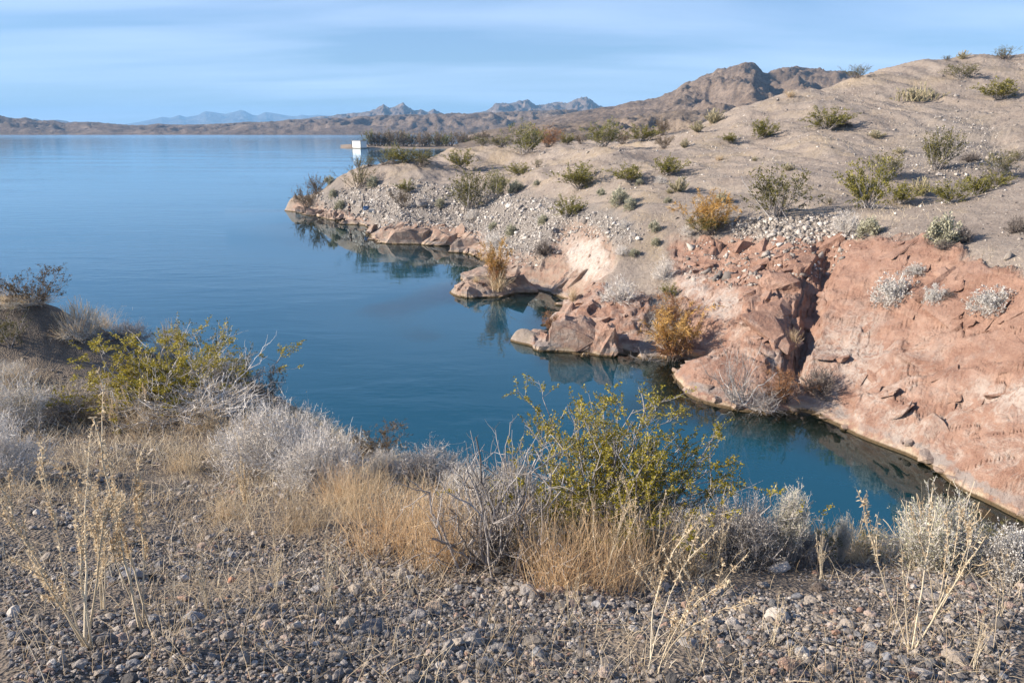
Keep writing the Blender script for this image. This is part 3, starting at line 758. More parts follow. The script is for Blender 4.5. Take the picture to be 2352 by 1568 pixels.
def creosote(name, seed, n0, n1, n2, per, leaf, W=2.2, H=1.5, lmat='green', bmat='bark', tilt=(8, 62), r0=0.016):
    r = np.random.default_rng(seed)
    base = np.c_[r.normal(size=(n0, 2)) * 0.06 * W, np.zeros(n0)]
    st = arcs(r, n0, base, tilt, (0.55 * H, 1.0 * H), 8, 0.12, 0.05)
    b1 = grow(r, st, n1, (0.25, 1.0), (0.16 * H, 0.42 * H), 0.55, 0.35, 5, 0.08)
    bag = Bag(); bag.tubes(st, taper(n0, 8, r.uniform(0.6, 1.3, n0) * r0, 0.25), nrm(r, n0, 0.2), 4)
    bag.tubes(b1, taper(n1, 5, r0 * 0.38, 0.35), nrm(r, n1, 0.22))
    tips = b1
    if n2:
        b2 = grow(r, b1, n2, (0.25, 1.0), (0.06 * H, 0.16 * H), 0.6, 0.45, 4, 0.08)
        bag.tubes(b2, taper(n2, 4, r0 * 0.17, 0.5), nrm(r, n2, 0.22)); tips = b2
    C, D, i = along(r, tips, per, (0.3, 1.0))
    n = len(C); C = C + r.normal(size=(n, 3)) * leaf * 0.4
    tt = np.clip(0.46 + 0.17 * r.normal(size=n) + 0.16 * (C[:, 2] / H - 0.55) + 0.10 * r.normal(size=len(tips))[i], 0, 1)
    lb = Bag(); lb.leaves(C, unit(D + 0.9 * r.normal(size=(n, 3))), r.uniform(0.7, 1.4, n) * leaf, r.uniform(0.5, 0.8, n) * leaf, tt, r)
    w = 2 * np.percentile(np.abs(C[:, :2]), 97); h = np.percentile(C[:, 2], 99)
    proto(name, w, h, [('branches', bag.mesh(name + '_branches', MT[bmat])), ('foliage', lb.mesh(name + '_foliage', MT[lmat]))])

def dome(name, seed, n0, n1, n2, W=1.0, H=0.55, tw='palebark', lf=None, per=0, leaf=0.02, r0=0.006, tilt=(0, 88), tips=0):
    r = np.random.default_rng(seed)
    base = np.c_[r.normal(size=(n0, 2)) * 0.05 * W, np.zeros(n0)]
    t = np.arccos(r.uniform(math.cos(math.radians(tilt[1])), 1, n0)); az = r.uniform(0, 2 * math.pi, n0)
    L = np.stack([np.sin(t) * np.cos(az) * W / 2, np.sin(t) * np.sin(az) * W / 2, np.cos(t) * H], -1) * r.uniform(0.62, 0.92, n0)[:, None]
    k = np.linspace(0, 1, 5)[None, :, None]
    st = base[:, None] + L[:, None] * k; wv = r.normal(size=st.shape) * 0.03 * W * k; st = st + wv
    bag = Bag(); bag.tubes(st, taper(n0, 5, r0, 0.4), nrm(r, n0, 0.18) * 0.8)
    b1 = grow(r, st, n1, (0.4, 1.0), (0.10 * W, 0.22 * W), 0.65, 0.25, 4, 0.12)
    bag.tubes(b1, taper(n1, 4, r0 * 0.45, 0.5), nrm(r, n1, 0.22))
    end = b1
    if n2:
        b2 = grow(r, b1, n2, (0.2, 1.0), (0.035 * W, 0.10 * W), 0.9, 0.3, 3, 0.15)
        bag.blades(b2, taper(n2, 3, r0 * 0.72, 0.6), nrm(r, n2, 0.25), r); end = b2
    parts = [('branches', bag.mesh(name + '_branches', MT[tw]))]
    if lf:
        C, D, i = along(r, end, per, (0.4, 1.0)); n = len(C); lb = Bag()
        C = C + r.normal(size=(n, 3)) * leaf * 0.5
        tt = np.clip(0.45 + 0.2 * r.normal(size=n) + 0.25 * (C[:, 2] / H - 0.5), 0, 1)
        lb.leaves(C, unit(D + 0.7 * r.normal(size=(n, 3))), r.uniform(0.7, 1.4, n) * leaf, r.uniform(0.45, 0.8, n) * leaf, tt, r)
        parts.append(('foliage', lb.mesh(name + '_foliage', MT[lf])))
    if tips:
        S, D, i = along(r, st, max(1, tips // n0), (0.9, 1.0)); n = len(S)
        k = np.linspace(0, 1, 4)[None, :, None]
        P = S[:, None] + unit(D + np.array([0, 0, 0.6]) + 0.2 * r.normal(size=(n, 3)))[:, None] * r.uniform(0.25, 0.5, n)[:, None, None] * H * k
        P = P + r.normal(size=P.shape) * 0.01 * W * k
        tb = Bag(); tb.blades(P, np.full((n, 4), 0.006 * W), nrm(r, n, 0.2), r)
        parts.append(('seed_stalks', tb.mesh(name + '_seed_stalks', MT['straw'])))
    proto(name, W, H * 1.05, parts)

def deadbrush(name, seed, n0, n1, n2, W=1.0, H=0.7, mat='bark', tilt=(20, 88), r0=0.011, rise=0.1):
    r = np.random.default_rng(seed)
    base = np.c_[r.normal(size=(n0, 2)) * 0.10 * W, np.full(n0, 0.01)]
    st = arcs(r, n0, base, tilt, (0.35 * W, 0.62 * W), 8, rise, 0.12)
    st[..., 2] = np.abs(st[..., 2]) + 0.01
    b1 = grow(r, st, n1, (0.15, 1.0), (0.12 * W, 0.35 * W), 0.7, 0.25, 6, 0.14)
    b2 = grow(r, b1, n2, (0.2, 1.0), (0.05 * W, 0.16 * W), 0.8, 0.2, 4, 0.16)
    b1[..., 2] = np.abs(b1[..., 2]); b2[..., 2] = np.abs(b2[..., 2])
    bag = Bag()
    bag.tubes(st, taper(n0, 8, r.uniform(0.5, 1.4, n0) * r0, 0.35), nrm(r, n0, 0.22), 5)
    bag.tubes(b1, taper(n1, 6, r.uniform(0.3, 0.6, n1) * r0, 0.4), nrm(r, n1, 0.22))
    tb = Bag(); tb.tubes(b2, taper(n2, 4, 0.2 * r0, 0.5), nrm(r, n2, 0.22))
    proto(name, W, H, [('branches', bag.mesh(name + '_branches', MT[mat])), ('twigs', tb.mesh(name + '_twigs', MT[mat]))])

def tamarisk(name, seed, n0, n1, n2, W=1.6, H=2.0, mat='gold', slen=(0.05, 0.13), sw=0.012, low='rust', tilt=(4, 42)):
    r = np.random.default_rng(seed)
    base = np.c_[r.normal(size=(n0, 2)) * 0.07 * W, np.zeros(n0)]
    st = arcs(r, n0, base, tilt, (0.5 * H, 0.95 * H), 8, 0.05, 0.05)
    b1 = grow(r, st, n1, (0.2, 1.0), (0.12 * H, 0.3 * H), 0.5, 0.4, 5, 0.08, -0.15)
    bag = Bag(); bag.tubes(st, taper(n0, 8, 0.008 * H, 0.25), nrm(r, n0, 0.2)); bag.tubes(b1, taper(n1, 5, 0.003 * H, 0.4), nrm(r, n1, 0.2))
    b2 = grow(r, b1, n2, (0.15, 1.0), (slen[0] * H, slen[1] * H), 0.7, 0.15, 3, 0.1, -0.25)
    hh = b2[:, 0, 2] / H
    parts = [('branches', bag.mesh(name + '_branches', MT['darktwig']))]
    hi = hh + 0.12 * r.normal(size=n2) > 0.38
    for nm, sel, mm in (('sprays', hi, mat), ('lower_sprays', ~hi, low)):
        q = b2[sel]
        if not len(q): continue
        tb = Bag(); tb.blades(q, taper(len(q), 3, sw * H * 0.5, 0.5), nrm(r, len(q), 0.2), r)
        parts.append((nm, tb.mesh(name + '_' + nm, MT[mm])))
    w = 2 * np.percentile(np.abs(b2[..., :2]), 97)
    proto(name, w, np.percentile(b2[..., 2], 99), parts)

def cholla(name, seed, W=1.0, H=0.8, n=52):
    r = np.random.default_rng(seed)
    base = np.c_[r.normal(size=(n, 2)) * 0.10 * W, np.zeros(n)]
    st = arcs(r, n, base, (5, 75), (0.35 * H, 0.85 * H), 5, 0.15, 0.06)
    b1 = grow(r, st, n * 3, (0.35, 1.0), (0.10 * H, 0.26 * H), 0.6, 0.35, 4, 0.05)
    bag = Bag()
    for P, rr in ((st, 0.017), (b1, 0.017)):
        K = P.shape[1]; R = np.full(P.shape[:2], rr * H / 0.8); R[:, -1] *= 0.45; R = R * r.uniform(0.85, 1.2, (len(P), 1))
        tt = np.clip(0.35 + 0.5 * P[:, -1, 2] / H + 0.12 * r.normal(size=len(P)), 0, 1)
        bag.tubes(P, R, tt, 6)
    C, D, i = along(r, np.concatenate([grow(r, st, 60, (0.2, 1), (0.1, 0.2), 0.5, 0.3, 4, 0.05), b1]), 9, (0, 1.0)); m = len(C)
    sb = Bag(); dr = unit(np.cross(D, r.normal(size=(m, 3))) + 0.3 * D)
    sb.leaves(C + dr * 0.02, dr, np.full(m, 0.035 * H / 0.8), np.full(m, 0.009), nrm(r, m, 0.2), r)
    w = 2 * np.percentile(np.abs(b1[..., :2]), 97)
    proto(name, w, np.percentile(b1[..., 2], 98), [('stems', bag.mesh(name + '_stems', MT['cactus'])), ('spines', sb.mesh(name + '_spines', MT['spine']))])

def grassclump(name, seed, n, W=0.4, H=0.4, mat='straw', wd=0.004, tilt=(2, 55), bw=0.10):
    r = np.random.default_rng(seed)
    base = np.c_[r.normal(size=(n, 2)) * bw * W, np.zeros(n)]
    P = arcs(r, n, base, tilt, (0.45 * H, 1.05 * H), 5, -0.12, 0.07)
    P[..., 2] = np.abs(P[..., 2])
    bag = Bag(); bag.blades(P, taper(n, 5, r.uniform(0.6, 1.2, n) * wd, 0.35), nrm(r, n, 0.22), r)
    n2 = n // 2; b = grow(r, P, n2, (0.3, 1), (0.12 * H, 0.3 * H), 0.7, 0.1, 3, 0.2)
    bag.blades(b, np.full((n2, 3), wd * 0.6), nrm(r, n2, 0.22) + 0.1, r)
    w = 2 * np.percentile(np.abs(P[..., :2]), 96)
    proto(name, w, np.percentile(P[..., 2], 98), [('blades', bag.mesh(name + '_blades', MT[mat]))])

def stalkweed(name, seed, n, H=0.6, spread=(5, 30), mat='pale', seedmat='straw', r0=0.0042, seeds=26, twigs=5, lean=0.0):
    r = np.random.default_rng(seed)
    base = np.c_[r.normal(size=(n, 2)) * 0.012, np.zeros(n)]
    st = arcs(r, n, base, spread, (0.7 * H, 1.08 * H), 11, 0.16, 0.022)
    k = np.linspace(0, 1, 11)[None, :, None]
    st = st + np.array([lean, 0, 0]) * H * k ** 2.2 + np.array([0, 0, -0.1 * abs(lean)]) * H * k ** 3
    bag = Bag(); bag.tubes(st, taper(n, 11, r.uniform(0.7, 1.2, n) * r0, 0.35), nrm(r, n, 0.15) + 0.12, 5)
    b1 = grow(r, st, n * twigs, (0.25, 0.9), (0.10 * H, 0.34 * H), 0.28, 0.35, 6, 0.05)
    bag.tubes(b1, taper(n * twigs, 6, r0 * 0.42, 0.4), nrm(r, n * twigs, 0.2))
    sb = Bag()
    for P, per, tr in ((st, seeds, (0.5, 1.0)), (b1, max(4, seeds // 3), (0.35, 1.0))):
        C, D, i = along(r, P, per, tr); m = len(C)
        dr = unit(0.55 * D + 0.8 * r.normal(size=(m, 3)))
        sb.leaves(C, dr, r.uniform(0.6, 1.4, m) * 0.013, r.uniform(0.6, 1.2, m) * 0.0058, nrm(r, m, 0.22), r)
    w = 2 * np.percentile(np.abs(st[..., :2]), 98)
    proto(name, w, np.percentile(st[..., 2], 99), [('stalks', bag.mesh(name + '_stalks', MT[mat])), ('seed_heads', sb.mesh(name + '_seed_heads', MT[seedmat]))])

def fartree(name, seed, W=6.0, H=5.0, mat='treebrown', n=1100, leaf=0.42, trunk=0.16, lift=0.1):
    r = np.random.default_rng(seed)
    n0 = 14; base = np.c_[r.normal(size=(n0, 2)) * 0.06 * W, np.zeros(n0)]
    st = arcs(r, n0, base, (3, 55), (0.55 * H, 0.92 * H), 6, 0.05, 0.06)
    b1 = grow(r, st, 80, (0.25, 1), (0.12 * H, 0.32 * H), 0.6, 0.2, 4, 0.1)
    bag = Bag(); bag.tubes(st, taper(n0, 6, trunk * 0.6, 0.25), nrm(r, n0, 0.2)); bag.tubes(b1, taper(80, 4, trunk * 0.2, 0.4), nrm(r, 80, 0.2))
    C, D, i = along(r, b1, max(1, n // 80), (lift, 1.0)); m = len(C); C = C + r.normal(size=(m, 3)) * 0.05 * H
    C[:, 2] = np.abs(C[:, 2])
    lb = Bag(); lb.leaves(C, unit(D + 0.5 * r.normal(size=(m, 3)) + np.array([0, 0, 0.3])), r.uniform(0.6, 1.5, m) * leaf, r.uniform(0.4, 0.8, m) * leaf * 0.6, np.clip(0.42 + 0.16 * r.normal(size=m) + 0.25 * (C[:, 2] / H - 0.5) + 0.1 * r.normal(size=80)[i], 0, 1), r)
    w = 2 * np.percentile(np.abs(C[:, :2]), 96)
    proto(name, w, np.percentile(C[:, 2], 99), [('trunk', bag.mesh(name + '_trunk', MT['darktwig'])), ('crown', lb.mesh(name + '_crown', MT[mat]))])

# hill-size plants
creosote('creosote_far', 11, 26, 190, 0, 19, 0.070)
creosote('creosote_far2', 12, 28, 190, 0, 19, 0.068, H=1.25)
creosote('creosote_dull', 13, 32, 200, 0, 14, 0.062, lmat='dull')
creosote('creosote_sparse', 14, 26, 150, 0, 9, 0.060, lmat='dull', bmat='darktwig')
creosote('creosote_brown', 15, 32, 190, 0, 12, 0.055, lmat='brown', bmat='darktwig')
creosote('paloverde', 16, 28, 200, 0, 22, 0.060, lmat='yellowgreen', tilt=(5, 50))
dome('sage_far', 21, 40, 320, 0, tw='palebark', lf='sage', per=8, leaf=0.062)
dome('silver_far', 22, 50, 420, 500, tw='palebark', lf='silver', per=9, leaf=0.034)
dome('grey_far', 23, 60, 420, 700, tw='palebark', r0=0.009)
dome('twig_far', 24, 60, 420, 700, tw='darktwig', r0=0.010)
dome('brown_far', 25, 40, 300, 300, tw='darktwig', lf='brown', per=3, leaf=0.045, r0=0.008)
cholla('cholla_far', 31); cholla('cholla_wide', 32, 3.2, 0.5, 90)
tamarisk('tamarisk_gold', 41, 30, 230, 4200, sw=0.017); tamarisk('tamarisk_rust', 42, 26, 190, 2400, mat='rust', low='rust', sw=0.015)
tamarisk('tamarisk_mixed', 43, 34, 260, 5200, sw=0.018, W=2.2, H=2.0, mat='gold', low='dull', tilt=(4, 55))
deadbrush('dead_far', 51, 26, 110, 320, 1.0, 0.5, 'bark', r0=0.007)
grassclump('straw_far', 61, 160, 0.5, 0.5, 'straw', 0.012)
fartree('spit_tree', 71, 6, 6); fartree('spit_tree2', 72, 7, 4.2, 'treebrown', 1200); fartree('spit_tree_green', 73, 5, 5, 'yellowgreen', 900); fartree('spit_tree_dull', 74, 6, 4.5, 'dull', 1000)
# near plants
creosote('creosote_near', 81, 52, 330, 1500, 22, 0.0150, lmat='olive', W=1.5, H=0.95, r0=0.0085, tilt=(5, 62))
creosote('creosote_mound', 82, 40, 260, 1100, 22, 0.024, lmat='olive', W=2.2, H=1.15, r0=0.012, tilt=(5, 68))
creosote('creosote_small', 83, 18, 110, 320, 12, 0.016, W=0.7, H=0.6, r0=0.006, lmat='dull')
creosote('creosote_thin', 84, 9, 50, 150, 9, 0.022, W=0.8, H=0.9, r0=0.008, lmat='dull', bmat='palebark', tilt=(4, 30))
creosote('creosote_dark', 85, 26, 170, 480, 10, 0.026, W=1.4, H=0.9, r0=0.009, lmat='brown', bmat='darktwig')
dome('bursage_near', 91, 110, 1300, 6500, 1.0, 0.62, 'palebark', 'silver', 1, 0.013, 0.0045)
dome('bursage_near2', 92, 90, 1100, 5200, 1.0, 0.7, 'palebark', 'sage', 1, 0.012, 0.0045)
dome('bursage_grey', 93, 90, 1000, 4800, 1.0, 0.6, 'bark', 'silver', 1, 0.011, 0.0045)
dome('round_bush', 94, 120, 1300, 5200, 1.0, 0.72, 'palebark', 'sage', 2, 0.020, 0.0045, tips=120)
dome('silver_near', 95, 90, 900, 2600, 1.0, 0.7, 'bark', 'silver', 4, 0.024, 0.005)
dome('upright_sage', 96, 90, 900, 3600, 0.8, 1.0, 'palebark', 'sage', 2, 0.016, 0.005, tilt=(0, 42))
dome('straw_bush', 97, 90, 700, 2200, 1.0, 0.75, 'palebark', 'sage', 1, 0.018, 0.005, tips=400)
deadbrush('dead_near', 101, 64, 330, 700, 1.0, 0.7, 'bark', (8, 86), 0.0095)
deadbrush('dead_white', 102, 46, 260, 600, 1.0, 0.4, 'palebark', (48, 89), 0.008)
grassclump('grass_gold', 111, 300, 0.4, 0.42, 'golden', 0.0026, (1, 52), 0.24)
grassclump('grass_straw', 112, 240, 0.4, 0.38, 'straw', 0.0025, (2, 60), 0.22)
grassclump('grass_pale', 113, 260, 0.25, 0.16, 'pale', 0.0022, (5, 70), 0.22)
stalkweed('weed_a', 121, 6, 0.60, (10, 30), seeds=150, r0=0.0048, twigs=4); stalkweed('weed_b', 122, 4, 0.62, (3, 14), seeds=170, twigs=4)
stalkweed('weed_c', 123, 4, 0.55, (6, 26), seeds=80, lean=0.15, twigs=3, r0=0.0034); stalkweed('weed_lean', 124, 4, 0.6, (10, 24), seeds=90, lean=0.45, r0=0.0028)
stalkweed('weed_small', 125, 6, 0.35, (4, 34), seeds=14, r0=0.0024)
stalkweed('weed_bent', 126, 4, 0.5, (10, 34), seeds=110, lean=-0.4, twigs=2, r0=0.0034)
# ------------------------------------------------------------------ planting
COUNT = {}
def plant(kind, name, u, v, w, h, label, cat, group=None, sheet=None, rot=None, y=None, sink=0.03):
    pw, ph, parts = PROTO[kind]
    if sheet is None: sheet = M
    if sheet is M: p = ground_ray(u, v, M, 20, 260)
    elif sheet is G: p = ground_ray(u, v, G, 1.2, 16)
    else: p = np.array(sheet, float)
    d = depth(p); ang = math.atan2(CAM_H - p[2], p[1])
    sx = w * d / FPX / pw; sz = h * d / (FPX * max(math.cos(ang), 0.6)) / ph
    if kind.startswith('weed'): sx = sz
    o = bpy.data.objects.new(name, None); COL.objects.link(o); o.empty_display_size = 0.1
    o.location = (p[0], p[1], p[2] - sink * sz * ph); o.scale = (sx, sx, sz)
    o.rotation_euler = (0, 0, random.uniform(0, 6.28) if rot is None else rot)
    for nm, me in parts:
        c = bpy.data.objects.new(nm, me); COL.objects.link(c); c.parent = o
        if nm in ('foliage', 'twigs', 'seed_heads', 'sprays', 'lower_sprays', 'spines', 'stems', 'stalks', 'seed_stalks', 'blades', 'crown'): c['kind'] = 'stuff'
    tag(o, label, cat, group)
    return o
random.seed(5)
CRE, SAGE, SIL, GREY = 'creosote_bush', 'sage_shrub', 'silver_shrub', 'grey_shrub'
GH = 'shrubs on the opposite hillside'
HILL = [
 # kind, name, u, v, w, h, label
 ('creosote_far',CRE,1336,432,86,50,'wide green creosote bush with a long shadow on the bare bench'),
 ('creosote_far2',CRE,1448,421,66,34,'low green creosote bush just right of the wide one on the bench'),
 ('sage_far',SAGE,1470,425,19,13,'tiny pale round shrub below the low creosote on the bench'),
 ('sage_far',SAGE,1534,466,18,12,'small pale round shrub on bare ground below the two chollas'),
 ('sage_far',SAGE,1660,465,34,20,'round grey-green shrub on the trail above the orange tamarisk'),
 ('sage_far',SAGE,1422,469,38,33,'plump grey-green shrub above the rubble, larger of a pair'),
 ('sage_far',SAGE,1448,481,27,24,'plump grey-green shrub above the rubble, smaller of a pair'),
 ('sage_far',SAGE,1381,449,20,15,'small sage shrub alone below the wide creosote bush'),
 ('sage_far',SAGE,1185,442,36,23,'pale yellowish round shrub at the top edge of the rubble'),
 ('sage_far',SAGE,1234,427,20,12,'small sage shrub with a dark shadow above the pale round one'),
 ('creosote_far',CRE,1305,500,54,44,'green creosote bush growing out of the grey rubble slope'),
 ('sage_far',SAGE,1247,514,22,19,'small green-grey shrub among the rubble left of the creosote'),
 ('sage_far',SAGE,1503,531,24,20,'round sage shrub on gravel left of the orange tamarisk'),
 ('grey_far',GREY,1435,526,30,20,'bare grey twiggy shrub on the rubble above the white rock face'),
 ('tamarisk_mixed','tamarisk_shrub',1622,542,100,88,'bushy orange and green tamarisk on top of the red bank'),
 ('grey_far',GREY,1578,540,34,24,'pale grey shrub at the foot of the orange and green tamarisk'),
 ('creosote_far2',CRE,1531,402,66,36,'green creosote bush leaning along the start of the pale spur'),
 ('grey_far',GREY,1516,421,30,18,'pale bare shrub just under the creosote at the spur'),
 ('creosote_far',CRE,1191,405,48,26,'green creosote bush on the bench below the leaning paloverde'),
 ('creosote_brown',CRE,1524,343,46,28,'dark half-dead creosote bush on the crest of the bench'),
 ('cholla_far','cholla_cactus',1573,340,17,18,'small upright cholla beside the dark half-dead creosote'),
 ('cholla_far','cholla_cactus',1639,283,36,28,'large pale cholla standing on the skyline of the ridge'),
 ('cholla_far','cholla_cactus',1602,305,28,20,'cholla lower on the ridge than the skyline cholla'),
 ('creosote_far2',CRE,1747,321,54,38,'dark green creosote bush in the middle of the hillside'),
 ('creosote_far',CRE,1677,332,38,20,'low yellowish creosote bush under the ridge crest'),
 ('straw_far','dry_grass_clump',1652,369,18,10,'rusty dry grass clump on the pale spur'),
 ('cholla_far','cholla_cactus',1733,370,14,9,'tiny dark cholla alone high on the pale spur'),
 ('cholla_far','cholla_cactus',1560,440,40,29,'bushy cholla on the bare slope beside the trail'),
 ('cholla_far','cholla_cactus',1537,446,15,11,'small cholla just left of the bushy one by the trail'),
 ('creosote_sparse',CRE,1235,386,24,18,'small dry bush in the dip below the leaning paloverde'),
 ('creosote_dull',CRE,1783,498,112,98,'big open creosote bush with pale stems above the red gully'),
 ('creosote_far',CRE,1898,298,78,44,'bright green creosote bush high on the hillside'),
 ('brown_far','dead_shrub',1940,293,34,15,'dark fallen shrub beside the bright green creosote high up'),
 ('cholla_wide','cholla_cactus',2104,232,86,30,'wide spreading cholla patch below the hilltop'),
 ('creosote_dull',CRE,2207,182,62,30,'dull creosote bush just below the hilltop skyline'),
 ('creosote_far2',CRE,2300,229,76,38,'creosote bush with long shadow near the right end of the hilltop'),
 ('creosote_sparse',CRE,2304,138,44,26,'sparse creosote bush on the highest skyline'),
 ('cholla_far','cholla_cactus',2210,138,22,16,'spindly cholla on the highest skyline'),
 ('creosote_sparse',CRE,2175,141,22,10,'tiny sparse bush peeping over the skyline left of the cholla'),
 ('creosote_sparse',CRE,1966,184,48,26,'feathery bush rising behind the hill skyline'),
 ('straw_far','dry_grass_clump',1815,225,26,13,'brown grass clump on the hill skyline before the mountain'),
 ('cholla_far','cholla_cactus',2012,318,34,15,'low cholla in the dry grass at mid hillside'),
 ('cholla_far','cholla_cactus',2065,354,20,12,'small dark cholla on the hillside above the big green bushes'),
 ('cholla_far','cholla_cactus',1809,392,24,14,'lone dark cholla on the pale slope above the big open creosote'),
 ('creosote_dull',CRE,2154,390,74,80,'tall dull creosote bush against the stony dark slope'),
 ('twig_far','dead_shrub',2228,372,52,22,'flat dark dead shrub beside the tall dull creosote'),
 ('creosote_far',CRE,1990,478,88,98,'tall bright green creosote bush in the hollow below the hill'),
 ('creosote_dull',CRE,2034,413,66,54,'leggy creosote bush behind the tall bright green one'),
 ('creosote_far2',CRE,2064,467,64,40,'low green creosote bush between the tall one and the cholla'),
 ('cholla_far','cholla_cactus',2115,449,38,36,'round pale cholla in the hollow between creosote bushes'),
 ('creosote_far',CRE,2184,468,66,48,'dark green creosote at the low end of the hedge-like row'),
 ('creosote_far2',CRE,2243,448,68,38,'green creosote in the middle of the hedge-like row'),
 ('creosote_far',CRE,2289,428,48,30,'green creosote at the high end of the hedge-like row'),
 ('creosote_dull',CRE,2296,402,52,46,'upright creosote bush behind the hedge-like row'),
 ('creosote_sparse',CRE,2337,370,32,22,'small bush at the picture edge above the hedge-like row'),
 ('sage_far',SAGE,2164,562,64,60,'pale green broom-like shrub on the gravel above the red bluff'),
 ('twig_far','dead_shrub',2212,556,46,38,'dark dead shrub leaning on the pale broom-like shrub'),
 ('twig_far','dead_shrub',2166,573,46,24,'low dark twiggy mat at the foot of the pale broom-like shrub'),
 ('twig_far','dead_shrub',2333,534,52,42,'dark grey round dead shrub at the edge of the picture'),
 ('grey_far','dead_shrub',1943,533,78,50,'sprawling grey dead shrub over the stones at the gully head'),
 ('sage_far',SAGE,1997,541,50,38,'sage shrub leaning over the gully head'),
 ('creosote_sparse',CRE,1904,472,20,16,'little green tuft by the trail bend'),
 ('silver_far',SIL,2048,692,86,64,'round silver-white shrub on the red bluff, brightest'),
 ('silver_far',SIL,2102,632,46,26,'small silver shrub near the top of the red bluff'),
 ('silver_far',SIL,2150,703,50,46,'silver shrub between two larger ones on the red bluff'),
 ('twig_far','dead_shrub',2176,696,36,30,'dark dead twigs beside the middle silver shrub'),
 ('silver_far',SIL,2276,714,98,54,'broad silver-green shrub furthest along the red bluff'),
 ('dead_far','dead_shrub',1704,930,110,110,'pale upright dead shrub at the waterline under the red bluff'),
 ('dead_far','fallen_branches',1760,946,130,50,'bleached fallen branches trailing into the water under the bluff'),
 ('tamarisk_rust','tamarisk_shrub',1800,925,100,70,'rust-brown dead tamarisk in the hollow at the waterline'),
 ('twig_far','dead_shrub',1882,905,90,60,'thin dark leaning shrub on the red bluff above the water'),
 ('straw_far','dry_sprig',1820,808,26,38,'dry sprig sticking out of the red gully'),
 ('tamarisk_gold','tamarisk_shrub',1548,834,92,120,'golden yellow tamarisk at the head of the small inlet'),
 ('tamarisk_rust','tamarisk_shrub',1545,752,96,72,'pinkish brown tamarisk above the golden one'),
 ('creosote_far',CRE,1538,684,32,30,'small green shrub under the rock overhang'),
 ('dead_far','dead_shrub',1502,742,62,42,'pale grey fan of dead twigs beside the overhang'),
 ('dead_far','fallen_branches',1478,838,58,26,'bleached dead branches lying in the shallow inlet'),
 ('tamarisk_gold','tamarisk_shrub',1143,662,54,98,'tall thin golden tamarisk on the flat shore rock'),
 ('straw_far','dry_grass_clump',1143,668,44,44,'tan grass tussock under the tall thin golden tamarisk'),
 ('grey_far',GREY,1424,692,92,54,'large pale grey mat of twigs above the red outcrop'),
 ('grey_far',GREY,1526,642,54,50,'pale grey dome shrub on the gravel tongue'),
 ('tamarisk_rust','tamarisk_shrub',1268,768,40,48,'pinkish shrub at the waterline beside the red outcrop'),
 ('grey_far',GREY,1428,586,34,20,'small grey shrub above the gravel tongue'),
 ('sage_far',SAGE,1457,588,22,14,'tiny sage tuft right of the white rock face'),
 ('sage_far',SAGE,1506,564,20,15,'tiny green tuft on gravel near the red bank'),
 ('twig_far',GREY,1250,586,48,34,'dark grey twiggy shrub beside the white rock face'),
 ('grey_far',GREY,1131,577,56,46,'dry grey brush behind the shore rocks'),
 ('straw_far','dry_grass_clump',1316,694,24,28,'straw tussock at the corner of the pink rock'),
 ('creosote_far',CRE,1060,387,54,38,'rounded creosote bush with long shadow on the promontory back'),
 ('creosote_sparse',CRE,966,384,60,28,'dull low brush along the promontory skyline'),
 ('creosote_far',CRE,935,443,36,27,'green shrub at the upper edge of the promontory rubble'),
 ('creosote_brown','dry_shrub',926,478,46,38,'yellow-brown dry shrub hanging in the promontory rubble'),
 ('creosote_dull',CRE,1076,482,80,78,'large dark bush with dead stems in the rubble bay'),
 ('paloverde','paloverde_shrub',1142,456,48,56,'pale yellowish leafless shrub beside the large dark bush'),
 ('sage_far',SAGE,1011,476,20,18,'small round sage in shaded rubble'),
 ('sage_far',SAGE,782,482,24,18,'pale round shrub just above the standing person'),
 ('sage_far',SAGE,766,454,20,17,'round green-grey shrub on the point above the rubble'),
 ('creosote_sparse',CRE,825,433,60,46,'dark spreading bush on the point'),
 ('sage_far',SAGE,857,430,26,22,'pale grass-like shrub right of the dark spreading bush'),
 ('creosote_brown','dry_shrub',727,446,44,40,'sparse brown shrub on the slope of the point'),
 ('creosote_brown','dry_shrub',706,482,64,48,'sparse brown shrub at the very tip of the point'),
 ('sage_far',SAGE,758,422,22,16,'pale cushion shrub on the skyline of the point'),
 ('creosote_sparse',CRE,826,392,30,28,'dark wispy bush against the lake on the point'),
 ('creosote_sparse',CRE,850,382,28,20,'dark wispy bush against the lake, second along the point'),
 ('creosote_sparse',CRE,881,380,24,18,'dark wispy bush against the lake, third along the point'),
 ('paloverde','paloverde_shrub',899,378,32,40,'yellow-green shrub against the lake behind the point'),
 ('creosote_far',CRE,934,376,52,30,'green brush behind the crest before the buoy'),
 ('creosote_far',CRE,974,368,36,20,'low green brush behind the crest next to the bare knoll'),
 ('grey_far',GREY,1085,504,36,24,'grey dead shrub low in the rubble bay'),
 ('sage_far',SAGE,1134,526,22,15,'small sage tuft above the second shore ledge'),
 ('sage_far',SAGE,1174,540,24,22,'pale green tuft among the stones above the ledge'),
 ('straw_far','dry_grass_clump',1094,648,20,12,'yellow tuft growing on the flat shore slab'),
 ('straw_far','dry_grass_clump',1064,558,16,10,'orange tuft on the second shore ledge'),
 ('paloverde','paloverde_tree',1210,353,74,62,'leaning paloverde with a grey trunk at the back of the bench'),
 ('paloverde','paloverde_tree',1383,336,70,52,'round yellow-green paloverde behind the bare bench'),
 ('creosote_far',CRE,1474,325,62,32,'dark green bush line end near the ridge foot'),
 ('tamarisk_rust','tamarisk_shrub',1259,338,64,44,'brown tamarisk thicket right of the leaning paloverde'),
 ('creosote_far',CRE,1302,333,34,24,'green bush between thicket and round paloverde'),
 ('creosote_brown','dry_shrub',1334,331,30,20,'dark brown bush before the round paloverde'),
 ('creosote_brown','dry_shrub',1521,312,32,36,'tall thin brown shrub on the ridge crest'),
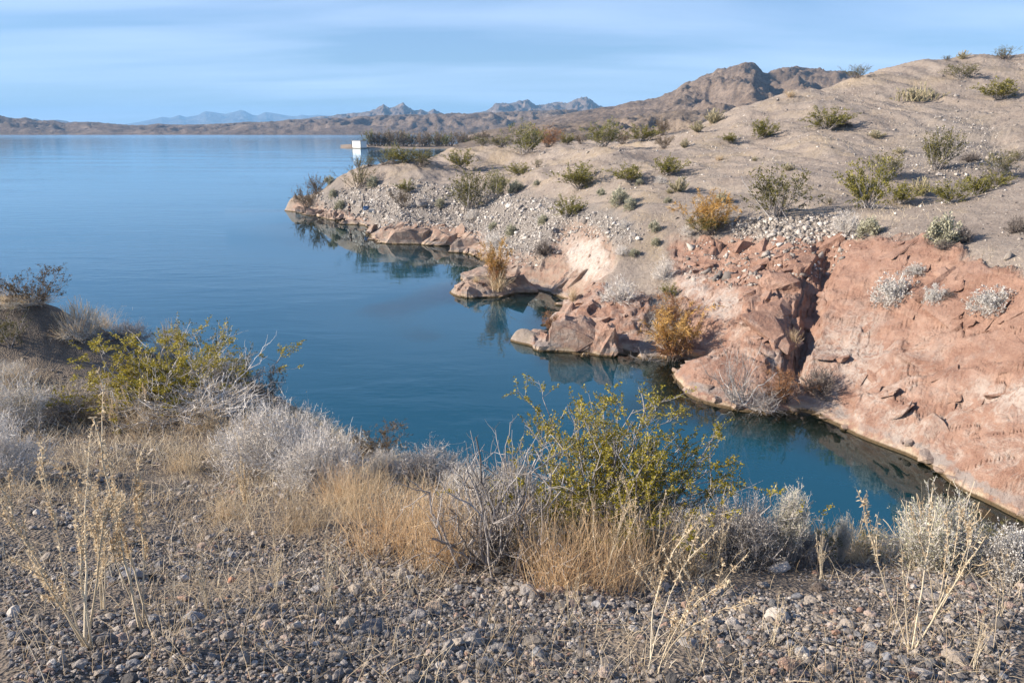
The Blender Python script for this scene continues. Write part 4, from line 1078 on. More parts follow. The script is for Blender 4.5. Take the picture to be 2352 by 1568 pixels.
 ('creosote_dull',CRE,1150,338,44,22,'grey-green bush at the far edge of the bare knoll'),
 ('creosote_dull',CRE,1110,334,40,18,'dusty low bush behind the bare knoll'),
 ('creosote_brown','dry_shrub',1430,331,40,24,'brown brush between paloverde and green bush line'),
]
for k, n, u, v, w, h, lab in HILL:
    cat = {'cholla_cactus': 'cactus', 'tamarisk_shrub': 'shrub', 'fallen_branches': 'branches', 'dry_grass_clump': 'grass', 'dry_sprig': 'plant', 'paloverde_tree': 'tree'}.get(n, 'shrub')
    plant(k, n, u, v, w * 1.16, h * 1.12, lab, cat, GH)

NEAR = [
 ('creosote_near',CRE,1400,1228,520,300,'large green creosote bush at the edge above the dark water','shrub'),
 ('dead_near','dead_shrub',1140,1292,330,270,'tangle of bare grey branches beside the large green creosote','shrub'),
 ('dead_near','dead_shrub',1430,1232,480,110,'low spread of weathered grey branches under the large green creosote','shrub'),
 ('bursage_near',GREY,620,1095,250,190,'big pale grey dome shrub in the middle left, taller of two','shrub'),
 ('bursage_near',GREY,745,1118,210,160,'big pale grey dome shrub touching its taller neighbour','shrub'),
 ('bursage_near2',GREY,545,1050,130,80,'small grey shrub behind the taller dome shrub','shrub'),
 ('creosote_mound',CRE,370,935,380,165,'spreading yellow-green creosote bush below the shaded mound','shrub'),
 ('dead_white','fallen_branches',450,950,290,75,'arching bleached branches under the yellow-green creosote','branches'),
 ('creosote_thin',CRE,478,880,130,150,'thin leggy bush with white stems against the lake','shrub'),
 ('creosote_thin',CRE,552,915,90,125,'thin pale-stemmed sprig at the end of the fallen branches','shrub'),
 ('bursage_near2',GREY,30,985,220,135,'grey shrub with straw tops at the left edge, upper one','shrub'),
 ('bursage_near',GREY,5,1105,220,160,'dense grey shrub at the left edge, lower one','shrub'),
 ('bursage_grey',GREY,165,955,190,70,'low grey brush beside the small terrace','shrub'),
 ('bursage_grey',GREY,1700,1294,230,165,'grey-white shrub right of the large creosote','shrub'),
 ('bursage_near',GREY,1590,1285,170,110,'pale twiggy shrub just right of the low grey branches','shrub'),
 ('bursage_grey',GREY,1860,1296,120,80,'small grey brush on the bank right of the upright sage','shrub'),
 ('bursage_near2',GREY,1075,1150,150,90,'pale brush between the bare tangle and the water','shrub'),
 ('upright_sage',SAGE,1806,1296,130,195,'upright pale sage shrub with feathery tops above the cove','shrub'),
 ('upright_sage',SAGE,1930,1290,55,115,'single feathery sage sprig above the cove','shrub'),
 ('round_bush',SAGE,2150,1302,225,165,'round grey-green bush with straw tips on the bank','shrub'),
 ('silver_near',SIL,2318,1332,170,130,'silver-grey leafy shrub at the right edge','shrub'),
 ('creosote_small',CRE,2310,1245,110,70,'low dusty green sprigs behind the silver-grey leafy shrub','shrub'),
 ('bursage_near',GREY,880,1095,95,70,'small pale shrub on the brink right of the dome shrubs','shrub'),
 ('bursage_grey',GREY,990,1112,220,95,'pale brush along the brink behind the bare tangle','shrub'),
 ('creosote_dark',CRE,872,1050,120,75,'rusty brown low bush on the brink over the water','shrub'),
 ('creosote_small',CRE,1885,1282,110,85,'low green and brown bush on the bank above the cove','shrub'),
 ('creosote_small',CRE,1990,1276,70,80,'small upright green sprig at the gravel brink','shrub'),
 ('straw_bush',SAGE,1180,1150,90,90,'straw-coloured bush half hidden behind the large creosote','shrub'),
 ('creosote_dark',CRE,82,706,130,92,'dark twiggy bush on top of the left mound','shrub'),
 ('straw_bush',SAGE,185,778,105,80,'grassy pale green bush on the mound shoulder','shrub'),
 ('creosote_small',CRE,25,800,70,90,'small thin green plant on the shaded mound face','shrub'),
 ('straw_bush',SAGE,50,704,130,28,'strip of straw brush along the mound crest','shrub'),
 ('bursage_grey',GREY,300,788,110,56,'grey brush peeping over the mound crest','shrub'),
 ('straw_bush',SAGE,394,822,84,80,'tufted pale broom-like bush on the mound crest against the lake','shrub'),
 ('bursage_grey',GREY,510,872,140,66,'grey low brush at the mound end','shrub'),
 ('creosote_dark',CRE,612,925,80,84,'dark feathery bush over the water at the mound end','shrub'),
 ('bursage_near2',GREY,20,885,130,60,'straw-grey brush at the foot of the shaded mound','shrub'),
]
for k, n, u, v, w, h, lab, cat in NEAR:
    plant(k, n, u, v, w, h, lab, cat, 'plants on the near bank', sheet=G)
WEEDS = [
 ('weed_a',195,1488,300,380,'large dry weed with forked cream stalks at the lower left'),
 ('weed_b',325,1440,130,420,'tallest dry weed with beaded seed stalks at the left'),
 ('weed_b',240,1400,110,310,'dry seed-stalk weed between the forked weed and the tallest weed'),
 ('weed_b',575,1215,70,175,'pair of thin seed spikes before the dome shrubs'),
 ('weed_b',268,1010,60,120,'pale seed spike curving over the small terrace'),
 ('weed_bent',318,1000,80,115,'bent feathery seed stalk over the small terrace'),
 ('weed_c',75,985,50,110,'seed spike rising from the grey shrub at the left edge'),
 ('weed_lean',1500,1550,150,330,'tall pale weed leaning over the gravel, lower middle right'),
 ('weed_lean',1600,1545,110,240,'second leaning weed beside the tall leaning one'),
 ('weed_c',2090,1490,190,330,'branching straw weed on gravel before the round bush'),
 ('weed_bent',2140,1420,120,230,'arching seed stalk crossing in front of the round bush'),
 ('weed_bent',2290,1420,170,130,'curling straw weed at the right edge'),
 ('weed_small',1880,1330,110,110,'low branching straw weed on the gravel brink'),
 ('weed_small',1650,1310,150,130,'straw weed before the grey-white shrub'),
 ('weed_small',1780,1480,120,110,'thin weed on the lower right gravel'),
 ('weed_small',1310,1440,90,120,'thin weed on gravel in the lower middle'),
 ('weed_small',760,1400,90,150,'wispy weed on the gravel left of centre'),
 ('weed_small',640,1370,80,120,'wispy weed between the tall weeds and centre'),
 ('weed_small',470,1400,110,130,'sprawling weed beside the tallest weed'),
 ('weed_small',1960,1270,80,90,'twiggy weed right at the brink over the cove'),
 ('weed_small',440,1100,70,110,'slender weed on the shaded slope before the terrace'),
 ('weed_small',2240,1540,100,120,'thin weed at the lower right corner'),
 ('weed_c',1390,1350,150,230,'long-stemmed straw weed in front of the large creosote'),
 ('weed_c',1480,1330,110,200,'straw weed under the right half of the large creosote'),
]
for k, u, v, w, h, lab in WEEDS:
    plant(k, 'dry_weed', u, v, w, h, lab, 'weed', 'dry weeds on the gravel', sheet=G)
CL = [('grass_gold',900,1262,250,150,'golden'),('grass_gold',1010,1300,180,190,'golden'),('grass_straw',820,1190,170,110,'straw'),('grass_gold',1290,1352,240,175,'golden'),('grass_gold',1420,1345,210,165,'golden'),
 ('grass_straw',1240,1310,150,140,'straw'),('grass_straw',690,1215,150,90,'straw'),('grass_straw',1560,1312,200,120,'straw'),('grass_straw',1660,1270,150,110,'straw'),
 ('grass_straw',520,1190,110,70,'straw'),('grass_straw',960,1200,160,100,'straw'),('grass_gold',790,1150,150,90,'golden'),('grass_straw',1110,1240,130,110,'straw'),
 ('grass_straw',330,985,120,60,'straw'),('grass_straw',470,985,140,65,'straw'),('grass_straw',560,1010,90,55,'straw'),('grass_straw',230,965,120,55,'straw'),('grass_straw',40,890,120,60,'straw'),
 ('grass_straw',1740,1290,140,90,'straw'),('grass_straw',1960,1290,90,60,'straw'),('grass_straw',860,1130,100,60,'straw'),('grass_straw',420,1080,100,60,'straw'),('grass_straw',1350,1260,220,110,'straw'),('grass_straw',1500,1265,200,100,'straw'),
 ('grass_straw',230,720,90,50,'straw'),('grass_straw',10,700,90,50,'straw')]
LAND = ['between the bare tangle and the dome shrubs','at the left foot of the bare tangle','below the smaller dome shrub','right of the bare tangle, in front','under the middle of the large creosote','at the right foot of the bare tangle','in front of the taller dome shrub','below the right end of the large creosote','at the foot of the grey-white shrub',
 'left of the thin seed spikes','behind the biggest golden clump','against the smaller dome shrub','deep inside the bare tangle','along the terrace under the fallen branches, first','along the terrace under the fallen branches, second','along the terrace under the fallen branches, third','on the terrace by the low grey brush','at the foot of the mound','below the upright sage shrub','at the gravel brink over the cove','right of the dome shrubs on the brink','on the shaded slope below the terrace','behind the golden clumps under the creosote','behind the straw weed under the creosote','on the mound crest beside the grassy bush','on the mound crest at the edge']
for (k, u, v, w, h, c), l in zip(CL, LAND):
    plant(k, 'dry_grass_clump', u, v, w, h, f'{c} dry grass clump {l}', 'grass', 'dry grass clumps', sheet=G)
# ------------------------------------------------------------------ rocks
import bmesh
from mathutils import noise as mnoise
def rock_mesh(name, seed, sub=3, rough=0.35, angular=0.0, flat=1.0, zone=None, mat=None, smooth_shade=True):
    bm = bmesh.new(); bmesh.ops.create_icosphere(bm, subdivisions=sub, radius=1.0)
    off = Vector((seed * 3.7, seed * 1.3, seed * 7.1)); rr = random.Random(seed)
    cuts = [(Vector((rr.gauss(0, 1), rr.gauss(0, 1), rr.gauss(0, 1))).normalized(), rr.uniform(0.55, 0.85)) for _ in range(int(angular))]
    for v in bm.verts:
        p = v.co.copy()
        for n, d in cuts:
            e = p.dot(n) - d
            if e > 0: p -= n * e * 0.92
        k = 1 + rough * mnoise.fractal(v.co * 1.3 + off, 0.9, 2.0, 4)
        p *= k
        if p.z < 0: p.z *= 0.6
        v.co = Vector((p.x, p.y, p.z * flat))
    me = bpy.data.meshes.new(name); bm.to_mesh(me); bm.free()
    if smooth_shade: me.polygons.foreach_set('use_smooth', [True] * len(me.polygons))
    if zone is not None:
        n = len(me.vertices)
        for nm, c in (('zone', zone), ('zone_b', (0, zone[3] if len(zone) > 3 else 0, 0))):
            a = me.attributes.new(nm, 'FLOAT_COLOR', 'POINT'); a.data.foreach_set('color', np.tile(np.array(tuple(c[:3]) + (1,), np.float32), n))
    if mat: me.materials.append(mat)
    return me
def hull_mesh(name, seed, zone=None, mat=None, n=22, cuts=2, fine=0.05, flatz=0.6):
    r_ = random.Random(seed); bm = bmesh.new()
    for _ in range(n):
        v = Vector((r_.uniform(-1, 1), r_.uniform(-1, 1), r_.uniform(-1, 1)))
        if v.length > 1.25: v *= 1.25 / v.length
        bm.verts.new((v.x, v.y, v.z * flatz))
    g = bmesh.ops.convex_hull(bm, input=bm.verts)
    bmesh.ops.delete(bm, geom=list({e for e in g['geom_interior'] + g['geom_unused'] if isinstance(e, bmesh.types.BMVert)}), context='VERTS')
    if cuts: bmesh.ops.subdivide_edges(bm, edges=bm.edges[:], cuts=cuts, use_grid_fill=True)
    off = Vector((seed * 1.7, seed * 0.3, 5))
    for v in bm.verts: v.co += v.co.normalized() * fine * (mnoise.fractal(v.co * 2.6 + off, 0.8, 2.0, 4))
    bmesh.ops.triangulate(bm, faces=bm.faces[:])
    me = bpy.data.meshes.new(name); bm.to_mesh(me); bm.free()
    if zone is not None:
        m_ = len(me.vertices)
        for nm, c in (('zone', zone), ('zone_b', (0, zone[3] if len(zone) > 3 else 0, 0))):
            a = me.attributes.new(nm, 'FLOAT_COLOR', 'POINT'); a.data.foreach_set('color', np.tile(np.array(tuple(c[:3]) + (1,), np.float32), m_))
    if mat: me.materials.append(mat)
    return me
SHORE_ROCKS = [
 # u, v (foot), w, h, length along view (m), zone (red, pink, talus, white), label
 (930,560,150,46,3.0,(0.1,1,0,0.1),'long smooth pink ledge at the waterline below the rubble bay'),
 (1010,564,90,44,2.6,(0.1,1,0,0),'smooth pink ledge continuing the long one to the right'),
 (1085,580,110,44,2.4,(0.2,1,0,0.2),'broad pinkish shore slab with an orange tuft'),
 (1110,650,120,36,2.4,(0.1,1,0,0.15),'flat tilted sandstone slab under the golden tamarisk'),
 (1090,684,68,40,1.2,(0,0.9,0,0),'dark rounded boulder half in the water before the tilted slab'),
 (1192,672,110,62,2.0,(0.3,0.9,0,0),'undercut brown rock right of the golden tamarisk'),
 (1268,806,90,30,1.4,(0,0.9,0,0.2),'low crusted pale rock jutting into the cove'),
 (1330,814,130,100,2.4,(1,0.2,0,0.1),'blocky red outcrop at the waterline'),
 (1388,818,90,90,1.8,(1,0.1,0,0),'tall angular red rock beside the blocky outcrop'),
 (1345,742,130,70,2.2,(0.9,0.2,0,0.15),'red ledge above the blocky outcrop'),
 (1425,742,110,70,2.0,(1,0.1,0,0),'red overhang under the grey mat of twigs'),
 (1392,760,80,74,1.6,(1,0,0,0),'red rock with a dark cleft beside the blocky outcrop'),
 (1452,790,90,56,1.4,(0.9,0.2,0,0.1),'shaded red rock before the dead twig fan'),
 (692,490,34,20,1.5,(0,0.9,0.2,0),'brown boulder at the very tip of the point'),
 (716,495,34,20,1.5,(0,0.9,0.2,0),'brown boulder, second from the tip of the point'),
 (742,500,32,24,1.5,(0,0.9,0.2,0),'rounded boulder, third from the tip of the point'),
 (768,505,34,26,1.6,(0.1,0.9,0.1,0),'tan boulder below the pale round shrub on the point'),
 (812,516,64,15,2.6,(0.1,0.9,0,0),'flat rock that the person stands on'),
 (850,515,40,20,1.6,(0,0.7,0.3,0),'dark wedge rock right of the standing person'),
 (1802,668,92,42,1.6,(1,0,0,0),'overhanging red slab high in the gully'),
 (1748,708,72,34,1.2,(1,0,0,0),'overhanging red slab lower in the gully'),
 (1768,822,84,60,1.6,(1,0.1,0,0.1),'bulging red rock at the gully mouth'),
 (1845,640,46,40,1.2,(1,0,0,0),'small red knob beside the overhanging slab'),
]
for i, (u, v, w, h, ln, zn, lab) in enumerate(SHORE_ROCKS):
    p = ground_ray(u, v, M, 20, 200) if v < 720 and u > 1240 and zn[0] == 1 else at(u, v, CAM_H / float(slope_at(v)))
    d = depth(p)
    me = hull_mesh('shore_rock', 40 + i, zn, MAT_SHORE, 30, 3, 0.16, 1.0)
    o = link('shore_rock', me); hx = w * d / FPX / 2; hz = h * d / FPX
    o.location = (p[0], p[1] + ln * 0.42, p[2] - 0.10 * hz); o.scale = (hx * 1.05, ln * 0.6, hz * 0.92)
    o.rotation_euler = (0.06, random.uniform(-0.12, 0.12), random.uniform(-0.25, 0.25))
    tag(o, lab, 'rock', 'rocks along the opposite shore')

# ------------------------------------------------------------------ loose stone
def stone_mat(name, cols, sc=18):
    m = Mat(name, 0.85, 0.3)
    oi = m.n.new('ShaderNodeObjectInfo')
    n = m.n.new('ShaderNodeTexCoord')
    nn = m.noise(2.5, 4, 0.6, vec=n.outputs['Object'])
    stops = [((i + 0.5) / len(cols), c) for i, c in enumerate(cols)]
    r = m.ramp(oi.outputs['Random'], *stops)
    col = m.mix(m.ramp(nn, (0.35, 0), (0.7, 0.5)), r, (0.12, 0.105, 0.095))
    return m.done(col, m.bump(nn, 0.4, 0.1))
GRAVEL_COLS = [(0.17,0.155,0.145),(0.36,0.32,0.285),(0.10,0.095,0.09),(0.47,0.40,0.325),(0.27,0.26,0.255),(0.12,0.11,0.105),(0.42,0.365,0.305),(0.62,0.57,0.51),(0.36,0.22,0.155),(0.20,0.20,0.21),(0.38,0.32,0.26),(0.30,0.31,0.33),(0.08,0.078,0.078)]
MAT_STONE = stone_mat('pebble', GRAVEL_COLS)
pebbles = [rock_mesh(f'pebble_{i}', 200 + i, 2 if i < 3 else 1, 0.30, 8, 0.75, None, MAT_STONE, False) for i in range(7)]
src = bpy.data.collections.new('pebble_kinds')
for i, me in enumerate(pebbles):
    src.objects.link(bpy.data.objects.new(f'pebble_kind_{i}', me))
def scatter_object(name, P, S, E, label):
    n = len(P); me = bpy.data.meshes.new(name); me.vertices.add(n); me.vertices.foreach_set('co', P.astype(np.float32).ravel())
    a = me.attributes.new('scl', 'FLOAT_VECTOR', 'POINT'); a.data.foreach_set('vector', S.astype(np.float32).ravel())
    a = me.attributes.new('rot', 'FLOAT_VECTOR', 'POINT'); a.data.foreach_set('vector', E.astype(np.float32).ravel())
    o = link(name, me)
    t = bpy.data.node_groups.new(name + '_scatter', 'GeometryNodeTree')
    t.interface.new_socket('Geometry', in_out='INPUT', socket_type='NodeSocketGeometry'); t.interface.new_socket('Geometry', in_out='OUTPUT', socket_type='NodeSocketGeometry')
    gi = t.nodes.new('NodeGroupInput'); go = t.nodes.new('NodeGroupOutput')
    ci = t.nodes.new('GeometryNodeCollectionInfo'); ci.inputs[0].default_value = src; ci.inputs[1].default_value = True; ci.inputs[2].default_value = True
    ip = t.nodes.new('GeometryNodeInstanceOnPoints'); ip.inputs['Pick Instance'].default_value = True
    na = t.nodes.new('GeometryNodeInputNamedAttribute'); na.data_type = 'FLOAT_VECTOR'; na.inputs[0].default_value = 'scl'
    nb = t.nodes.new('GeometryNodeInputNamedAttribute'); nb.data_type = 'FLOAT_VECTOR'; nb.inputs[0].default_value = 'rot'
    er = t.nodes.new('FunctionNodeEulerToRotation'); L = t.links
    L.new(gi.outputs[0], ip.inputs['Points']); L.new(ci.outputs[0], ip.inputs['Instance']); L.new(na.outputs[0], ip.inputs['Scale'])
    L.new(nb.outputs[0], er.inputs[0]); L.new(er.outputs[0], ip.inputs['Rotation']); L.new(ip.outputs[0], go.inputs[0])
    md = o.modifiers.new('scatter', 'NODES'); md.node_group = t
    return tag(o, label, 'gravel', kind='stuff')
def fan_points(n, y0, y1, s=0.72):
    y = np.sqrt(rng.uniform(y0 ** 2, y1 ** 2, n)); x = rng.uniform(-s, s, n) * y
    return x, y
def gravel():
    Ps, Ss = [], []
    for n, y0, y1, a, b in ((52000, 1.5, 4.2, 0.0035, 0.008), (34000, 1.6, 6.6, 0.006, 0.012), (4200, 1.7, 6.8, 0.012, 0.024), (22000, 6.0, 13.5, 0.012, 0.026)):
        x, y = fan_points(n, y0, y1); z = G.height(x, y)
        dens = fbm(x * 1.1 + 3, y * 1.1, 3); ok = (dens > -0.24 + 0.30 * smooth(3.0, 5.0, y) + 0.12 * rng.normal(size=n)) & (z > 6)
        x, y, z = x[ok], y[ok], z[ok]; s = 0.85 * rng.uniform(a, b, len(x)) * np.exp(0.38 * rng.normal(size=len(x)))
        Ps.append(np.stack([x, y, z + s * 0.32], 1)); Ss.append(s[:, None] * rng.uniform(0.75, 1.3, (len(x), 3)))
    P = np.concatenate(Ps); S = np.concatenate(Ss); E = np.c_[rng.uniform(-0.5, 0.5, (len(P), 2)), rng.uniform(0, 6.28, len(P))]
    scatter_object('gravel', P, S, E, 'grey and tan gravel strewn over the near bank')
gravel()
big = [rock_mesh(f'stone_{i}', 300 + i, 3, 0.3, 7, 0.8, None, MAT_STONE) for i in range(6)]
def stone(name, me, p, s, lab, group=None, mat=None, sq=None, rot=None):
    o = bpy.data.objects.new(name, me); COL.objects.link(o); o.location = (p[0], p[1], p[2] + s * 0.12)
    o.scale = sq if sq else (s * random.uniform(0.8, 1.25), s * random.uniform(0.8, 1.2), s * random.uniform(0.7, 1.0))
    o.rotation_euler = rot if rot else (random.uniform(-.3, .3), random.uniform(-.3, .3), random.uniform(0, 6.28))
    return tag(o, lab, 'stone', group)
def own(name, col, seed, ang=7, rough=0.3):
    m = Mat(name, 0.85, 0.3); tcn = m.n.new('ShaderNodeTexCoord'); nn = m.noise(3, 4, 0.6, vec=tcn.outputs['Object'])
    return rock_mesh(name, seed, 3, rough, ang, 0.85, None, m.done(m.mix(m.ramp(nn, (0.35, 0), (0.7, 0.5)), col, tuple(c * 0.6 for c in col)), m.bump(nn, 0.5, 0.15)))
for u, v, w, col, lab in [(1000,1400,46,(0.50,0.38,0.27),'pointed tan stone on the gravel below the bare tangle'),(1785,1308,44,(0.66,0.60,0.54),'whitish stone before the upright sage shrub'),
    (1620,1306,60,(0.52,0.46,0.40),'pale flat stone under the right end of the large creosote'),(533,1335,26,(0.50,0.25,0.16),'rust-red pebble beside the tallest weed'),(470,1455,22,(0.46,0.27,0.15),'orange-brown pebble at the lower left'),
    (965,1420,42,(0.30,0.28,0.27),'grey stone left of the pointed tan stone'),(855,1448,54,(0.22,0.215,0.22),'dark blue-grey stone on the lower gravel'),(915,1462,48,(0.27,0.25,0.235),'grey stone right of the dark blue-grey one'),
    (1090,1478,40,(0.36,0.33,0.30),'grey cobble in the middle of the lower gravel'),(1845,1502,40,(0.42,0.41,0.40),'light blue-grey stone on the lower right gravel'),(1788,1422,56,(0.55,0.50,0.44),'chalky white stone on the right gravel'),
    (1880,1355,34,(0.16,0.13,0.11),'dark brown stone near the brink'),(2230,1330,30,(0.12,0.11,0.11),'black stone at the right gravel'),(1900,1542,44,(0.50,0.40,0.31),'tan cobble at the lower right'),(443,1478,30,(0.40,0.30,0.20),'brown cobble at the bottom left'),(1150,1495,46,(0.33,0.31,0.29),'rounded grey cobble at the bottom middle')]:
    p = ground_ray(u, v, G, 1.2, 12); s = w * depth(p) / FPX / 2
    stone('stone', own('stone_own', col, int(u)), p, s, lab, 'stones one can pick out on the gravel')
x, y = fan_points(210, 1.9, 5.2, 0.66)
for i in range(210):
    z = float(G.height(x[i], y[i])); s = random.uniform(0.015, 0.030) * (1.3 if random.random() < 0.15 else 1)
    stone('stone', big[i % 6], (x[i], y[i], z), s, 'fist-sized or smaller grey stone among the near gravel', 'loose grey stones among the gravel')

# ---- rubble on the opposite slope
MAT_RUB = None
def rubble_mat():
    m = Mat('rubble', 0.9, 0.2); t = m.attr('tint', 2)
    col = m.ramp(t, (0.05, (0.17, 0.15, 0.135)), (0.35, (0.30, 0.265, 0.235)), (0.65, (0.43, 0.39, 0.345)), (0.92, (0.60, 0.56, 0.51)))
    return m.done(col, m.bump(m.noise(14, 3), 0.6, 0.05))
MAT_RUB = rubble_mat()
OCT = np.array([[1, 0, 0], [0, 1, 0], [-1, 0, 0], [0, -1, 0], [0, 0, 1], [0, 0, -1]], float)
OF = np.array([[0, 1, 4], [1, 2, 4], [2, 3, 4], [3, 0, 4], [1, 0, 5], [2, 1, 5], [3, 2, 5], [0, 3, 5]])
CUB = np.array([[-1, -1, -1], [1, -1, -1], [1, 1, -1], [-1, 1, -1], [-1, -1, 1], [1, -1, 1], [1, 1, 1], [-1, 1, 1]], float) * 0.72
CF = np.array([[0, 3, 2, 1], [4, 5, 6, 7], [0, 1, 5, 4], [1, 2, 6, 5], [2, 3, 7, 6], [3, 0, 4, 7]])
def rot_rand(n):
    q = rng.normal(size=(n, 4)); q /= np.linalg.norm(q, axis=1, keepdims=True); w, x, y, z = q.T
    return np.stack([np.stack([1 - 2 * (y * y + z * z), 2 * (x * y - z * w), 2 * (x * z + y * w)], -1), np.stack([2 * (x * y + z * w), 1 - 2 * (x * x + z * z), 2 * (y * z - x * w)], -1), np.stack([2 * (x * z - y * w), 2 * (y * z + x * w), 1 - 2 * (x * x + y * y)], -1)], 1)
def stones_mesh(name, P, s, label, base=0.5):
    n = len(P); V0 = CUB[None] + 0.34 * rng.normal(size=(n, 8, 3)); V0 = V0 * rng.uniform(0.6, 1.25, (n, 1, 3))
    V = np.einsum('nij,nkj->nki', rot_rand(n), V0) * s[:, None, None] + P[:, None]
    F = (CF[None] + (np.arange(n) * 8)[:, None, None]).reshape(-1, 4)
    o = link(name, mesh_np(name, V.reshape(-1, 3), F, {'tint': np.repeat(np.clip(base + 0.32 * rng.normal(size=n), 0, 1), 8)}), mat=MAT_RUB)
    return tag(o, label, 'rubble', kind='stuff')
def zone_points(n, poly, jit=10, only=None):
    poly = np.array(poly, float); lo, hi = poly.min(0), poly.max(0); out = []
    vis = keep & (Up > lo[0] - 20) & (Up < hi[0] + 20) & (Vp > lo[1] - 20) & (Vp < hi[1] + 20)
    ii = np.argwhere(vis & inpoly(Up + ju, Vp + jv, poly))
    k = ii[rng.integers(0, len(ii), n)]
    X_, Y_, Z_ = M.X[k[:, 0], k[:, 1]], M.Y[k[:, 0], k[:, 1]], M.Z[k[:, 0], k[:, 1]]
    dx = rng.uniform(-0.5, 0.5, n) * Y_ * 0.004; dy = rng.uniform(-0.5, 0.5, n) * Y_ * 0.008
    x_, y_ = X_ + dx, Y_ + dy
    return np.stack([x_, y_, M.height(x_, y_)], 1)
P1 = zone_points(19000, TALUS); P1 = P1[P1[:, 2] > 0.1]; s1 = 0.058 * np.exp(0.5 * rng.normal(size=len(P1))) * np.clip(P1[:, 1] / 90, 0.6, 1.3)
P2 = zone_points(2200, TALUS2); s2 = 0.05 * np.exp(0.5 * rng.normal(size=len(P2)))
BIGHILL = [(1180,345),(1500,320),(1650,275),(1830,220),(2000,180),(2250,140),(2352,140),(2352,640),(2130,555),(1900,545),(1560,550),(1480,540),(1330,480),(1180,445)]
P3 = zone_points(9000, BIGHILL); s3 = 0.030 * np.exp(0.55 * rng.normal(size=len(P3))) * np.clip(P3[:, 1] / 60, 0.7, 1.8)
STONY = [(2060,300),(2200,250),(2290,300),(2340,420),(2180,430),(2080,400)]
P4 = zone_points(2600, STONY); s4 = 0.05 * np.exp(0.45 * rng.normal(size=len(P4)))
RUBRED = [(1560,560),(1700,550),(1900,548),(1960,560),(1900,640),(1700,660),(1570,640)]
P5 = zone_points(700, RUBRED); s5 = 0.06 * np.exp(0.5 * rng.normal(size=len(P5)))
stones_mesh('rubble', P1, s1, 'pale grey rubble spilling down to the opposite shore', 0.46)
stones_mesh('hill_gravel', np.concatenate([P2, P3, P4, P5]), np.concatenate([s2, s3, s4, s5]), 'scattered stones over the opposite hillside', 0.42)
talus_rocks = []
for i in range(6):
    me = rock_mesh(f'rubble_rock_{i}', 400 + i, 2, 0.3, 7, 0.85, None, MAT_RUB, False)
    a = me.attributes.new('tint', 'FLOAT', 'POINT'); a.data.foreach_set('value', [0.5 + 0.07 * i] * len(me.vertices)); talus_rocks.append(me)
Pb = np.concatenate([zone_points(170, TALUS), zone_points(30, TALUS2), zone_points(20, STONY)])
for i, p in enumerate(Pb):
    if p[2] < 0.1: continue
    s = random.uniform(0.12, 0.27); o = bpy.data.objects.new('rubble_rock', talus_rocks[i % 6]); COL.objects.link(o)
    o.location = (p[0], p[1], p[2] + 0.05); o.scale = (s * random.uniform(.8, 1.3), s, s * random.uniform(.7, 1)); o.rotation_euler = (random.uniform(-.4, .4), random.uniform(-.4, .4), random.uniform(0, 6.28))
    tag(o, 'larger angular grey rock lying in the rubble of the opposite slope', 'rock', 'larger rocks in the rubble')

# ---- broken slabs and blocks that the red bank and the ledges are made of
def slabs(name, n, poly, size, zn, seed, thick=0.5, sink=0.25, count=7):
    ms = [hull_mesh(name, seed + k, zn, MAT_SHORE, 18, 1, 0.10, thick) for k in range(count)]
    P = zone_points(n, poly); e = 0.6
    for i, p in enumerate(P):
        if p[2] < -0.3: continue
        hx = float(M.height(p[0] + e, p[1]) - M.height(p[0] - e, p[1])) / (2 * e); hy = float(M.height(p[0], p[1] + e) - M.height(p[0], p[1] - e)) / (2 * e)
        nv = Vector((-hx, -hy, 1)).normalized(); nv = (nv + Vector((random.gauss(0, .22), random.gauss(0, .22), random.gauss(0, .15)))).normalized()
        s = size * math.exp(random.gauss(0, 0.45)); o = bpy.data.objects.new(name, ms[i % count]); COL.objects.link(o); o.parent = hill
        q = nv.to_track_quat('Z', 'Y') @ Quaternion((0, 0, 1), random.uniform(0, 6.28))
        o.rotation_mode = 'QUATERNION'; o.rotation_quaternion = q; o.scale = (s * random.uniform(0.9, 1.8), s * random.uniform(0.6, 1.0), s)
        o.location = Vector(p) - nv * s * thick * sink
slabs('rock_slab', 70, GULL, 0.42, (1, 0, 0, 0), 600, 0.55)
slabs('rock_slab', 55, RUBRED, 0.30, (1, 0, 0.1, 0), 620, 0.6)
slabs('rock_slab', 60, RED2, 0.42, (1, 0.15, 0, 0), 640, 0.6)
slabs('rock_slab', 40, [(1930,600),(2060,560),(2200,600),(2352,660),(2352,780),(2200,760),(2050,740),(1950,720)], 0.45, (1, 0, 0, 0), 660, 0.28, 0.5)
slabs('rock_slab', 26, [(1900,740),(2150,740),(2352,800),(2352,1100),(2100,1000),(1900,930)], 0.55, (1, 0.05, 0, 0), 680, 0.22, 0.6)
slabs('rock_slab', 60, PINK2, 0.50, (0.15, 1, 0, 0), 700, 0.5); slabs('rock_slab', 45, PINK3, 0.42, (0.2, 1, 0, 0), 720, 0.5); slabs('rock_slab', 26, PINK, 0.40, (0.3, 1, 0, 0), 740, 0.35, 0.4)
slabs('rock_slab', 40, TIP, 0.45, (0.1, 0.9, 0.2, 0), 760, 0.6)
edge_ms = [hull_mesh('shore_stone', 780 + k, (0.55, 0.6, 0.1, 0.1), MAT_SHORE, 18, 1, 0.10, 0.7) for k in range(7)]
